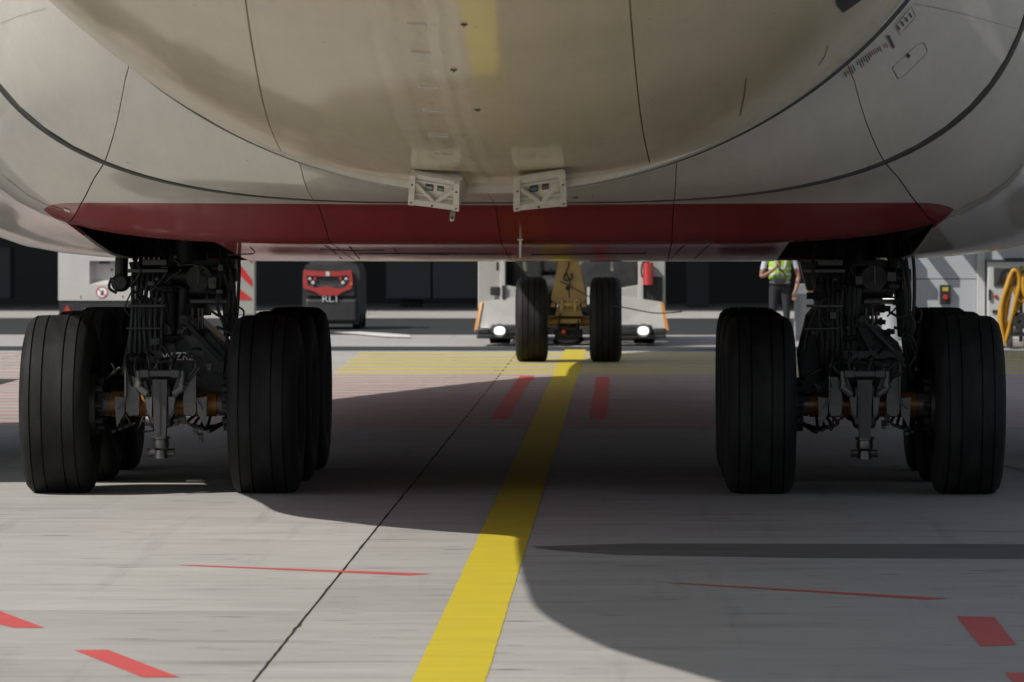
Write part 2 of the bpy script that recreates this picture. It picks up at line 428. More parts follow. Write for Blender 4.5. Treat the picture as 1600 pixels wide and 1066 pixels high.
def pchip(xs, ys):
    xs = np.array(xs, float); ys = np.array(ys, float); h = np.diff(xs); d = np.diff(ys)/h
    m = np.zeros(len(xs)); m[0] = d[0]; m[-1] = d[-1]
    for i in range(1, len(xs)-1):
        if d[i-1]*d[i] > 0:
            w1 = 2*h[i]+h[i-1]; w2 = h[i]+2*h[i-1]; m[i] = (w1+w2)/(w1/d[i-1]+w2/d[i])
    def f(x):
        x = min(max(x, xs[0]), xs[-1]); i = int(min(max(np.searchsorted(xs, x)-1, 0), len(xs)-2)); t = (x-xs[i])/h[i]
        return float((2*t**3-3*t*t+1)*ys[i]+(t**3-2*t*t+t)*h[i]*m[i]+(-2*t**3+3*t*t)*ys[i+1]+(t**3-t*t)*h[i]*m[i+1])
    return f
def table(rows):
    c = list(zip(*rows)); fs = [pchip(c[0], c[i]) for i in range(1, len(c))]
    return lambda y: [f(y) for f in fs]
#            Y      w     zb    zc    zt    n
fus = table([(3.6, .20, 8.05, 8.3, 8.6, 2), (6, .9, 7.3, 8.1, 9.0, 2), (10, 1.6, 6.25, 7.5, 9.6, 2), (15, 2.3, 4.95, 6.6, 10.0, 2), (18, 2.6, 4.1, 6.2, 10.2, 2.1),
             (20, 2.85, 3.52, 6.0, 10.3, 2.2), (22, 3.12, 3.05, 5.85, 10.35, 2.2), (24, 3.2, 2.72, 5.65, 10.4, 2.2), (26, 3.12, 2.49, 5.45, 10.4, 2.2), (28, 3.09, 2.36, 5.32, 10.4, 2.2), (30.2, 3.08, 2.270, 5.25, 10.4, 2.2),
             (36, 3.5, 2.22, 5.7, 10.5, 2), (44, 3.57, 2.2, 6.1, 10.6, 2), (64, 3.57, 2.2, 6.0, 10.6, 2), (69, 3.25, 2.25, 5.4, 10.2, 2), (72, 2.75, 2.45, 5.0, 9.1, 2), (74, 2.15, 2.8, 4.7, 7.6, 2), (75.6, 1.25, 3.4, 4.5, 6.0, 2), (76.2, .3, 4.1, 4.4, 4.8, 2)])
fair = table([(29.9, 3.16, 2.222, 5.24, 6, 2.0), (30.3, 3.21, 2.212, 5.17, 6, 2.02), (31.0, 3.35, 2.190, 4.85, 6, 2.6), (31.7, 3.52, 2.166, 4.6, 6, 3.4), (32.1, 3.60, 2.150, 4.5, 6, 3.9), (32.8, 3.72, 2.035, 4.35, 6, 4.8), (33.5, 3.78, 1.900, 4.25, 6, 5.1),
              (34.3, 3.84, 1.862, 4.15, 6, 5.4), (36.0, 4.08, 1.778, 4.1, 6, 6.0), (36.9, 4.30, 1.746, 4.1, 6, 6.4), (39, 4.66, 1.722, 4.0, 6, 6.7), (41, 4.85, 1.710, 4.0, 6, 7), (43, 4.95, 1.700, 4.0, 6, 7), (50, 4.95, 1.69, 4.0, 6, 7), (54, 4.6, 1.75, 4.1, 6, 6), (58, 4.05, 1.92, 4.5, 6, 4), (62, 3.6, 2.18, 5.0, 6, 2.2)])
def spt(S, Y, phi, off=0.0):
    w, zb, zc, zt, n = S(Y); w -= off
    s, c = math.sin(phi), math.cos(phi)
    if c >= 0: h = zc-zb-off
    else: h = zt-zc-off; n = min(n, 2.3)
    r = (abs(s)**n+abs(c)**n)**(-1/n)
    return Vector((w*r*s, Y, zc-h*r*c))
def phix(S, Y, X):      # the angle at which a section passes through X on its underside
    w, zb, zc, zt, n = S(Y); t = min(abs(X)/w, .995)
    return math.copysign(math.atan2(t, (1-t**n)**(1/n)), X)

def patch(name, S, Y0, Y1, pl, pr, m, parent, gap=.006, off=0., depth=.014, ny=None, nx=None, skirt=True):
    ny = ny or max(2, int((Y1-Y0)/.2)); 
    rows = []
    for j in range(ny+1):
        Y = Y0+gap+(Y1-Y0-2*gap)*j/ny
        a, b = pl(Y), pr(Y); w = S(Y)[0]
        ga = gap/max(w*.8, .2)
        a += ga; b -= ga
        if j == 0: nx = nx or max(3, int((b-a)/math.radians(2.2)))
        rows.append([(Y, a+(b-a)*i/nx) for i in range(nx+1)])
    mb = MB(); vs = [spt(S, Y, p, off) for r in rows for Y, p in r]; W = nx+1
    mb.add(vs, [(j*W+i, j*W+i+1, (j+1)*W+i+1, (j+1)*W+i) for j in range(ny) for i in range(nx)], True)
    if skirt:
        rim = [(0,i) for i in range(nx)]+[(j,nx) for j in range(ny)]+[(ny,i) for i in range(nx,0,-1)]+[(j,0) for j in range(ny,0,-1)]
        o = [spt(S, *rows[j][i], off) for j, i in rim]; q = [spt(S, *rows[j][i], off+depth) for j, i in rim]; n = len(rim)
        mb.add(o+q, [(i, i+n, (i+1)%n+n, (i+1)%n) for i in range(n)])
    return mb.build(name, m, None)

# fuselage tube (aft part lies 1 cm inside its skin panels)
N = 72
Ys = list(np.linspace(3.6, 29.9, 70)) + list(np.linspace(30.4, 76.2, 90))
vs = []; 
for Y in Ys:
    off = .012 if Y < 29.95 else .0
    if Y < 3.7: off = 0
    for i in range(N): vs.append(spt(fus, Y, 2*PI*i/N, off))
mb = MB()
for j in range(len(Ys)-1):
    mi = 1 if 8 <= Ys[j] < 29.9 else 0
    mb.add([], [], True)
    mb.f += [(j*N+i, j*N+(i+1)%N, (j+1)*N+(i+1)%N, (j+1)*N+i) for i in range(N)]; mb.sm += [True]*N; mb.mi += [mi]*N
mb.v = [tuple(v) for v in vs]
mb.f += [tuple(range(N)), tuple(range((len(Ys)-1)*N, len(Ys)*N))]; mb.sm += [False]*2; mb.mi += [0]*2
fo = P(mb.build('fuselage', [M['skin'], M['sealant']]))
def sub(o, parent): o.parent = parent; return o
lseam = lambda Y: phix(fus, Y, np.interp(Y, [8, 22, 30], [-.5, -.86, -1.24]))
rseam = lambda Y: phix(fus, Y, np.interp(Y, [8, 22, 30], [.5, .86, 1.0]))
for a, b in ((lambda Y: -PI, lambda Y: math.radians(-80)), (lambda Y: math.radians(-80), lseam), (lseam, rseam), (rseam, lambda Y: math.radians(80)), (lambda Y: math.radians(80), lambda Y: PI)):
    sub(patch('skin_panel', fus, 8, 29.92, a, b, M['skin'], None, gap=.0028), fo)
def mesh_bvh(S, off, y0, y1):
    n1, n2 = 120, 180; v = []; f = []
    for j in range(n1+1):
        Y = y0+(y1-y0)*j/n1
        for i in range(n2+1): v.append(spt(S, Y, -PI/2*1.1+PI*1.1*i/n2, off))
    W = n2+1
    f = [(j*W+i, j*W+i+1, (j+1)*W+i+1, (j+1)*W+i) for j in range(n1) for i in range(n2)]
    return BVHTree.FromPolygons(v, f)
BF = mesh_bvh(fus, 0, 8, 30); BB = mesh_bvh(fair, 0, 30, 62)
camv = Vector(CAM)
def hit(px, py, bvh, lift=.002):
    d = Vector(((px-VPX)/F, 1, -(py-VPY)/F)).normalized()
    loc, nr, idx, dist = bvh.ray_cast(camv, d)
    if loc is None: return None
    if nr.dot(d) > 0: nr = -nr
    return loc + nr*lift
def decal(mb, quad, bvh, lift=.002, n=4):
    q = [Vector(p) for p in quad]; vs = []; ok = True
    for j in range(n+1):
        for i in range(n+1):
            u, v = i/n, j/n
            p = (q[0]*(1-u)+q[1]*u)*(1-v)+(q[3]*(1-u)+q[2]*u)*v
            h = hit(p.x, p.y, bvh, lift)
            if h is None: return mb
            vs.append(h)
    W = n+1; return mb.add(vs, [(j*W+i, j*W+i+1, (j+1)*W+i+1, (j+1)*W+i) for j in range(n) for i in range(n)], True)
def ribbon(mb, pts, wpx, bvh, lift=.002):
    pts = [Vector(p) for p in pts]; out = []
    for a, b in zip(pts, pts[1:]):
        k = max(1, int((b-a).length/10)); out += [a.lerp(b, i/k) for i in range(k)]
    out.append(pts[-1]); vs = []
    for i, p in enumerate(out):
        d = (out[min(i+1, len(out)-1)]-out[max(i-1, 0)]).normalized(); nn = Vector((-d.y, d.x))*wpx/2
        a, b = hit(*(p+nn), bvh, lift), hit(*(p-nn), bvh, lift)
        if a is None or b is None: continue
        vs += [a, b]
    m = len(vs)//2
    return mb.add(vs, [(2*i, 2*i+1, 2*i+3, 2*i+2) for i in range(m-1)], True)

# belly fairing: dark frame under separate panels
c0 = lambda Y: 0.0
c1 = lambda Y: phix(fair, Y, 1.16)
ci = lambda Y: phix(fair, Y, 1.97)
c2 = lambda Y: phix(fair, Y, np.interp(Y, [30, 31.7, 32.8, 33.7, 62], [2.14, 2.51, 2.78, 2.98, 3.04]))
c3 = lambda Y: math.radians(np.interp(Y, [30, 32, 36, 62], [62, 68, 72, 72]))
c4 = lambda Y: PI/2
c5 = lambda Y: math.radians(150)
neg = lambda f: (lambda Y: -f(Y))
cells = [(30.33, 31.66, [c0,c1,c2,c3,c4,c5]), (31.74, 33.7, [c0,c1,c2,c3,c4,c5]), (33.7, 41.5, [c0,c1,ci,'well',c2,c3,c4,c5]),
         (41.5, 49, [c0,c1,c2,c3,c4,c5]), (49, 61.9, [c0,c2,c4,c5])]
panels = []
under = MB()
for Y0, Y1, cs in cells:
    seq = []; i = 0
    cl = [c for c in cs]
    j = 0
    while j < len(cl)-1:
        if cl[j+1] == 'well': j += 2; continue
        seq.append((cl[j], cl[j+1])); j += 1
    for a, b in seq:
        for s in (1, -1):
            A, B = (a, b) if s == 1 else (neg(b), neg(a))
            gp = .003 if not (a is c0) else .002
            panels.append(patch('fairing_panel', fair, Y0, Y1, A, B, M['fairing'], None, gap=gp))
    # frame
    for a, b in seq:
        for s in (1, -1):
            A, B = (a, b) if s == 1 else (neg(b), neg(a))
            o = patch('t', fair, Y0-.04, Y1+.04, A, B, M['sealant'], None, gap=0, off=.016, skirt=False)
            me = o.data; n0 = len(under.v)
            under.add([v.co for v in me.vertices], [tuple(p.vertices) for p in me.polygons], True)
            bpy.data.objects.remove(o)
ff = P(under.build('belly_fairing', M['sealant']))
for p in panels: sub(p, ff)
def ring(name, S, Y0, Y1, o0, o1, m, phi0=-1.9, phi1=1.9, n=160, parent=None):
    mb = MB(); vs = []
    for i in range(n+1):
        p = phi0+(phi1-phi0)*i/n
        vs += [spt(S, Y0, p, o0), spt(S, Y0, p, -o1), spt(S, Y1, p, -o1), spt(S, Y1, p, o0)]
    mb.add(vs, [(4*i+k, 4*i+(k+1)%4, 4*i+4+(k+1)%4, 4*i+4+k) for i in range(n) for k in range(4)], False)
    o = mb.build(name, m)
    return sub(o, parent) if parent else P(o)
ring('lip_strip', fair, 29.94, 30.14, .07, .004, M['lip'], parent=ff)
ring('lip_seal', fair, 30.16, 30.335, .02, -.003, M['sealant'], parent=ff)
ring('fairing_seal', fair, 31.672, 31.728, .02, .0065, M['sealant'], parent=ff)

# wheel wells
for s in (-1, 1):
    mb = MB(); x0, x1 = 1.97*s, 3.0*s
    zt = 3.3
    zw = lambda x, y: spt(fair, y, phix(fair, y, x)).z+.03
    mb.add([(x0,33.75,zw(x0,33.75)),(x1,33.75,zw(x1,33.75)),(x1,41.45,zw(x1,41.45)),(x0,41.45,zw(x0,41.45)),(x0,33.75,zt),(x1,33.75,zt),(x1,41.45,zt),(x0,41.45,zt)],
           [(0,1,5,4),(1,2,6,5),(2,3,7,6),(3,0,4,7),(4,5,6,7)])
    for yy in (37.3, 38.4, 39.5, 40.6): mb.box(((x0+x1)/2, yy, 2.9), (1.09, .06, .5))
    for k in range(6): mb.tube([(x0+s*(.1+.13*k), 36.4, 2.4+.1*(k % 3)), (x0+s*(.12+.13*k), 39, 2.6), (x0+s*.5, 41, 2.5)], .018, 6)
    P(mb.build('wheel_well', M['well']))
    # gear door, hinged at the outboard edge and folded against the well's side
    mb = MB()

# details on the fairing
mb = MB()
for x in range(196, 206, 9):
    pass
def rivets(lines, bvh, rpx=1.1):
    mb = MB()
    for (a, b, n) in lines:
        a = Vector(a); b = Vector(b)
        for i in range(n):
            p = a.lerp(b, i/(n-1)); mb_q = [(p.x-rpx, p.y-rpx*.6), (p.x+rpx, p.y-rpx*.6), (p.x+rpx, p.y+rpx*.6), (p.x-rpx, p.y+rpx*.6)]
            decal(mb, mb_q, bvh, .0015, 1)
    return mb
M['rivet'] = mat('rivet_paint', (.42,.40,.36), .5, var=.1)
o = rivets([((196,113),(178,205),18), ((205,114),(185,205),18), ((190,113),(172,205),10), ((1450,10),(1595,40),22), ((1450,20),(1595,52),18)], BB, .9).build('rivet_row', M['rivet'])
tag(sub(o, ff), kind='stuff')
for pts in (((385,4),(402,90)), ((1002,20),(1024,210)), ((402,90),(428,190))):
    o = rivets([((pts[0][0]-6,pts[0][1]),(pts[1][0]-6,pts[1][1]),22), ((pts[0][0]+7,pts[0][1]),(pts[1][0]+7,pts[1][1]),22)], BF, .7).build('rivet_row', M['rivet'])
    tag(sub(o, fo), kind='stuff')
for x0, y0, x1, y1, n in ((1316,120,1384,244,26), (1326,116,1394,240,26), (473,250,492,300,10), (40,190,150,262,0)):
    if n: tag(sub(rivets([((x0,y0),(x1,y1),n)], BB, .7).build('rivet_row', M['rivet']), ff), kind='stuff')
mb = MB()
bars = random.Random(5)
def bar(x, y, L, w, m):      # a slanted line of small print running down to the right
    d = Vector((.42, .9)); nn = Vector((.9, -.42))
    p = Vector((x, y)); q = p+d*L
    decal(m, [p-nn*w/2, p+nn*w/2, q+nn*w/2, q-nn*w/2], BB, .0015, 1)
mr = MB()
for i, (L, red) in enumerate([(9,0),(7,1),(9,1),(12,0),(11,0),(0,0),(5,0),(13,0),(12,0),(8,0),(12,0),(11,0),(8,0),(6,1),(7,1),(8,1),(6,0),(9,0),(0,0),(6,1),(9,1),(0,0),(9,0)]):
    if L == 0: continue
    t = i/22; x = 1318+t*72*.98; y = 111-t*48-6*math.sin(t*PI)*.6
    bar(x, y+2, L, 1.5, mr if red else mb)
bar(1386, 56, 22, 4.2, mb)
for i in range(4): bar(1405+i*6.2-4, 41-i*6.4, 7.5, 2.6, mb)
ribbon(mb, [(1398,41),(1404,55),(1429,27),(1422,11),(1398,41)], 1.0, BB, .0015)
tag(sub(mb.build('stencil_print', M['stencil']), ff), kind='stuff'); tag(sub(mr.build('stencil_print', M['stencil_red']), ff), kind='stuff')
mb = MB()
ribbon(mb, [(1395,104),(1393,108),(1402,124)], 1.2, BB); sub(mb.build('access_panel_edge', M['sealant']), ff)
mb = MB(); ribbon(mb, [(1441,67),(1447,79)], .9, BB); sub(mb.build('access_panel_edge', M['sealant']), ff)
mb = MB(); decal(mb, [(1417,83),(1421,88),(1417,92),(1413,87)], BB, .003, 1)
sub(mb.build('panel_latch', M['sealant']), ff)
M['panel_line'] = mat('panel_line', (.30,.29,.27), .6, var=.1)
for pts, w in (([(1402,124),(1408,122),(1445,86),(1447,79)],.7), ([(1395,104),(1432,70),(1441,67)],.7), ([(0,272),(20,288),(40,304),(70,320),(95,328)],.8), ([(1600,255),(1570,285),(1540,307),(1497,327)],.8), ([(0,36),(30,24),(72,12)],.8), ([(1426,6),(1500,22),(1600,50)],.8)):
    mb = MB(); ribbon(mb, pts, w, BB)
    if mb.v: sub(mb.build('panel_line', M['panel_line']), ff)
mb = MB(); decal(mb, [(108,328),(98,325),(99,329),(108,332)], BB, .003, 1)
if mb.v: sub(mb.build('paint_chip', M['chip']), ff)
mb = MB(); decal(mb, [(1296,-26),(1306,10),(1316,21),(1362,-12)], BF, .003, 4); P(mb.build('outflow_opening', M['well']))
mb = MB(); ribbon(mb, [(1165,124),(1162,150),(1155,182)], 1.6, BF, .002); ribbon(mb, [(1292,72),(1288,88),(1278,102)], .9, BF, .002)
decal(mb, [(896,307),(903,307),(903,310),(896,310)], BB, .002, 1); ribbon(mb, [(926,304),(926,309)], 1, BB, .002)
P(mb.build('hatch_edge', M['sealant']))
# drain tabs under the tail
for (px, py) in ((650,38),(657,82),(669,135),(677,172),(685,211),(692,240)):
    a, b = hit(px-14, py-1, BF, .0), hit(px+14, py+1, BF, .0)
    mb = MB(); d = Vector((0,0,-.018))
    mb.cyl(a+d*.15, b+d*.15, .0085, n=10); mb.box(a, (.010,.02,.014), bev=.003); mb.box(b, (.012,.02,.016), bev=.003)
    P(mb.build('drain_tab', M['chip']))
for (px, py) in ((725,38),(709,109),(746,171)):
    a = hit(px, py, BF, .004); mb = MB(); mb.box(a, (.030,.02,.008), bev=.003); mb.cyl(a, a+Vector((0,0,-.01)), .004, n=8)
    P(mb.build('drain_nozzle', M['steel']))
# two hinge brackets at the fairing's lip
def bracket(tl, tr, br, bl):
    T0, T1 = at(*tl, 28.45), at(*tr, 28.45)
    Yb = 28.8
    B0, B1 = at(*bl, Yb), at(*br, Yb)
    def Q(u, v, o=0):
        p = (T0*(1-u)+T1*u)*(1-v)+(B0*(1-u)+B1*u)*v
        nn = (T1-T0).cross(B0-T0).normalized()
        if nn.y > 0: nn = -nn
        return p+nn*o
    base = MB()
    base.hexa([Q(0,1,-.012),Q(1,1,-.012),Q(1,0,-.012),Q(0,0,-.012),Q(0,1,.0),Q(1,1,0),Q(1,0,0),Q(0,0,0)])
    # side cheeks down to the lip behind
    for u in (0, 1):
        a, b = Q(u,0,0), Q(u,1,0); c = b+Vector((0,1.3,.04)); d = a+Vector((0,1.6,.0))
        e = Vector((.012 if u == 0 else -.012, 0, 0))
        base.hexa([a, b, c, d, a+e, b+e, c+e, d+e])
    o = P(base.build('hinge_bracket', M['chip']))
    fr = MB()
    def beam(p, q, w, h):
        a0 = Vector(p); b0 = Vector(q); L = Vector(((b0-a0).x*.29, (b0-a0).y*.9)); 
        nn = Vector((-(b0-a0).y*3.2, (b0-a0).x/ -1.0*-1)).normalized()
        nu = Vector((nn.x*w/.29, nn.y*w/.9))
        fr.hexa([Q(*(a0-nu),0), Q(*(b0-nu),0), Q(*(b0+nu),0), Q(*(a0+nu),0), Q(*(a0-nu),h), Q(*(b0-nu),h), Q(*(b0+nu),h), Q(*(a0+nu),h)])
    def bx(u0, u1, v0, v1, h, m=fr):
        m.hexa([Q(u0,v0,0), Q(u1,v0,0), Q(u1,v1,0), Q(u0,v1,0), Q(u0,v0,h), Q(u1,v0,h), Q(u1,v1,h), Q(u0,v1,h)])
    bx(-.03,.09,-.02,1.06,.030); bx(.91,1.03,-.02,1.06,.030); bx(.09,.91,-.02,.10,.018); bx(.09,.91,.86,1.06,.026); bx(.09,.91,.24,.30,.008)
    for (x0,y0,x1,y1) in ((.10,.30,.50,.88),(.90,.34,.56,.86)):
        w = .045
        fr.hexa([Q(x0-w,y0,0),Q(x1-w,y1,0),Q(x1+w,y1,0),Q(x0+w,y0,0),Q(x0-w,y0,.022),Q(x1-w,y1,.022),Q(x1+w,y1,.022),Q(x0+w,y0,.022)])
    bx(.10,.40,.72,.76,.010); bx(.60,.90,.70,.74,.010)
    sub(fr.build('bracket_frame', M['chip']), o)
    for u0, u1, v0, v1 in ((.30,.47,.34,.56),(.55,.69,.34,.52)):
        w = MB(); bx(u0,u1,v0,v1,.006,w); sub(w.build('placard_frame', M['sealant']), o)
        w = MB(); w.hexa([Q(u0+.02,v0+.06,.006),Q(u1-.02,v0+.06,.006),Q(u1-.02,v1-.06,.006),Q(u0+.02,v1-.06,.006),Q(u0+.02,v0+.06,.008),Q(u1-.02,v0+.06,.008),Q(u1-.02,v1-.06,.008),Q(u0+.02,v1-.06,.008)])
        sub(w.build('placard', M['placard']), o)
    for u, v in ((.03,.95),(.97,.95),(.47,.97),(.03,.3),(.97,.3)): sub(MB().cyl(Q(u,v,.028), Q(u,v,.036), .006, n=8).build('bolt', M['gear_grey']), o)
bracket((644,268),(717,281),(716,321),(641,311))
bracket((805,279),(880,267),(882,313),(804,321))
# drain mast and belly antenna
a = at(709,318,31.85); b = at(706,343,31.6)
mb = MB(); mb.hexa([a+Vector((-.022,.0,.03)), a+Vector((.022,0,.03)), a+Vector((.022,.10,.03)), a+Vector((-.022,.10,.03)), b+Vector((-.016,0,0)), b+Vector((.016,0,0)), b+Vector((.016,.06,.0)), b+Vector((-.016,.06,0))])
mb.cyl(b+Vector((0,.03,.0)), b+Vector((0,.03,-.012)), .014, n=10)
o = P(mb.build('drain_mast', M['chip'])); mb = MB(); mb.cyl(b+Vector((0,-.004,.012)), b+Vector((0,.01,.012)), .007, n=8); sub(mb.build('drain_hole', M['black']), o)
Ya = 33.35; zf = spt(fair, Ya, 0).z; b = at(812,406,38.0)
mb = MB(); xa = at(813,372,Ya).x
mb.hexa([(xa-.018,Ya,zf-.004),(xa+.018,Ya,zf-.004),(xa+.012,Ya+.35,zf-.015),(xa-.012,Ya+.35,zf-.015),(xa-.022,Ya-.02,zf+.012),(xa+.022,Ya-.02,zf+.012),(xa+.03,Ya+.4,zf+.012),(xa-.03,Ya+.4,zf+.012)])
mb.hexa([(xa-.008,Ya,zf),(xa+.008,Ya,zf),(xa+.008,Ya+.28,zf),(xa-.008,Ya+.28,zf),(xa-.010,Ya+.06,zf-.125),(xa+.004,Ya+.06,zf-.125),(xa+.004,Ya+.22,zf-.125),(xa-.010,Ya+.22,zf-.125)])
P(mb.build('belly_antenna', M['chip']))
# seams and latches of the doors under the belly
for pts in ([(545,385),(556,398),(562,405)], [(480,365),(500,378),(520,392),(534,405)], [(500,390),(560,392),(600,391)], [(560,396),(800,397)], [(615,388),(622,396),(700,398)],
            [(355,398),(395,397),(398,394),(390,386)], [(830,398),(1010,396)], [(1085,370),(1060,392),(1048,404)], [(1120,372),(1085,404)], [(1270,386),(1276,382)]):
    mb = MB(); ribbon(mb, pts, 1.1, BB, .0025)
    if mb.v: sub(mb.build('door_seam', M['sealant']), ff)

# wings, tail
def nacelle(x, y, z, r):
    mb = MB(); mb.lathe([(0,r*.55),(.4,r*.8),(2.2,r),(4.6,r*1.02),(5.1,r*.94),(5.0,r*.84),(4.2,r*.80),(4.2,0)], (x,y,z), 'y', 40); mb.lathe([(0,r*.55),(-.8,r*.3),(-1.5,.05)], (x,y,z), 'y', 32)
    mb.box((x,y+1.6,z+r+.35), (.35,4.2,1.1), bev=.1); P(mb.build('engine', M['wingp']))
def wing(s):
    mb = MB()
    le = [(3.2, 59.0), (5.2, 53.5), (7.0, 48.5), (14, 44), (25, 35.5), (39.5, 25.5)]
    te = [(3.2, 36.35), (5.2, 36.35), (7.0, 36.35), (14, 34.8), (25, 28.5), (39.5, 22)]
    rows = []
    for (x, yl), (_, yt) in zip(le, te):
        c = yl-yt; z = 3.55+max(0, x-5)*.11; th = min(1.9, c*.13)*(.75 if x < 5 else 1)
        prof = [(0,0),(.02,.25),(.1,.42),(.3,.5),(.6,.36),(.9,.12),(1,.0)]
        up = [(x*s, yl-c*a, z+th*b+.25) for a, b in prof]; lo = [(x*s, yl-c*a, z-th*b*.45+.25) for a, b in prof[1:-1]][::-1]
        rows.append(up+lo)
    n = len(rows[0]); vs = [p for r in rows for p in r]
    mb.add(vs, [(j*n+i, j*n+(i+1)%n, (j+1)*n+(i+1)%n, (j+1)*n+i) for j in range(len(rows)-1) for i in range(n)], True)
    mb.add(rows[-1], [tuple(range(n))]); mb.add(rows[0], [tuple(range(n))])
    P(mb.build('wing', M['wingp']))
    mb = MB(); pts = [(.9, 14.5, 8.3), (15, 5, 10.0), (15, 1.5, 10.0), (.7, 6.5, 8.3)]
    v = [(x*s, y, z+.25*(1 if x < 2 else .3)) for x, y, z in pts]+[(x*s, y, z-.25*(1 if x < 2 else .3)) for x, y, z in pts]
    mb.add(v, [(0,1,2,3),(4,5,6,7),(0,1,5,4),(1,2,6,5),(2,3,7,6),(3,0,4,7)]); P(mb.build('tailplane', M['wingp']))
wing(-1); wing(1)
for s_ in (-1, 1): nacelle(14.9*s_, 42.5, 2.35, 1.55); nacelle(25.7*s_, 34.5, 3.3, 1.5)
mb = MB(); mb.prism([(19,9.8),(8,24),(3.5,24),(6,8.5)], 'x', -.25, .25); P(mb.build('tail_fin', M['wingp']))

# ---------------------------------------------------------------- landing gear
def tyre_mb(R, hw, zc, grooves, rim_r, flat=True):
    prof = [(-hw*.62, rim_r), (-hw*.80, rim_r+.02), (-hw*.97, rim_r+.12), (-hw, (rim_r+R)/2+.01), (-hw*.97, R-.12), (-hw*.90, R-.055), (-hw*.78, R-.022)]
    xs = [-hw*.70]
    top = []
    edges = sorted([g for g in grooves])
    gw = .006; gd = .014
    def rr(x): return R-.012*(abs(x)/hw)**2*1.0
    for g in edges:
        top += [(g-gw, rr(g)), (g-gw*.8, rr(g)-gd), (g+gw*.8, rr(g)-gd), (g+gw, rr(g))]
    prof = prof+top+[(-x, r) for x, r in prof[::-1]]
    mb = MB(); n = 96; vs = []
    for i in range(n):
        t = 2*PI*i/n
        for x, r in prof:
            y, z = r*math.sin(t), r*math.cos(t)
            if flat and z < -zc:
                sq = (-zc-z); z = -zc+.002; x = x*(1+.5*sq)
                y *= 1
            elif flat and z < -zc*.6:
                x = x*(1+.035*((-z-zc*.6)/(zc*.4)))
            vs.append((x, y, z))
    m = len(prof)
    mb.v = vs
    for i in range(n):
        for k in range(m-1):
            mb.f.append((i*m+k, i*m+k+1, ((i+1)%n)*m+k+1, ((i+1)%n)*m+k)); 
            sharp = 7 <= k < m-7
            mb.sm.append(True); mb.mi.append(0)
    return mb
def rim_mb(rim_r, hw):
    mb = MB()
    for s in (-1, 1):
        d = hw*.62*s
        mb.lathe([(d, rim_r+.012), (d+.02*s, rim_r+.008), (d+.02*s, rim_r-.02), (d-.04*s, rim_r-.035), (d-.07*s, rim_r*.75), (d-.05*s, rim_r*.45), (d+.01*s, rim_r*.38), (d+.03*s, rim_r*.3), (d+.03*s, .0)], (0,0,0), 'x', 40)
        for k in range(10):
            t = 2*PI*k/10; c = Vector((d-.045*s, math.sin(t)*rim_r*.6, math.cos(t)*rim_r*.6)); mb.cyl(c, c+Vector((.03*s,0,0)), .018, n=6)
    return mb
T0 = tyre_mb(.677, .262, .66, [-.165,-.075,.075,.165], .30)
R0 = rim_mb(.30, .262)
proto = {}
def put(kind, loc, parent):
    if kind not in proto:
        b, m = {'tyre': (T0, M['tyre']), 'rim': (R0, M['rim']), 'ntyre': (NT0, M['tyre']), 'nrim': (NR0, M['rim'])}[kind]
        o = b.build({'tyre':'tyre','rim':'wheel_rim','ntyre':'tyre','nrim':'wheel_rim'}[kind], m); proto[kind] = o
    else:
        o = proto[kind].copy(); col.objects.link(o)
    o.parent = parent; o.location = loc; return o
NT0 = tyre_mb(.62, .230, .60, [-.125,-.045,.045,.125], .24); NR0 = rim_mb(.24, .222)

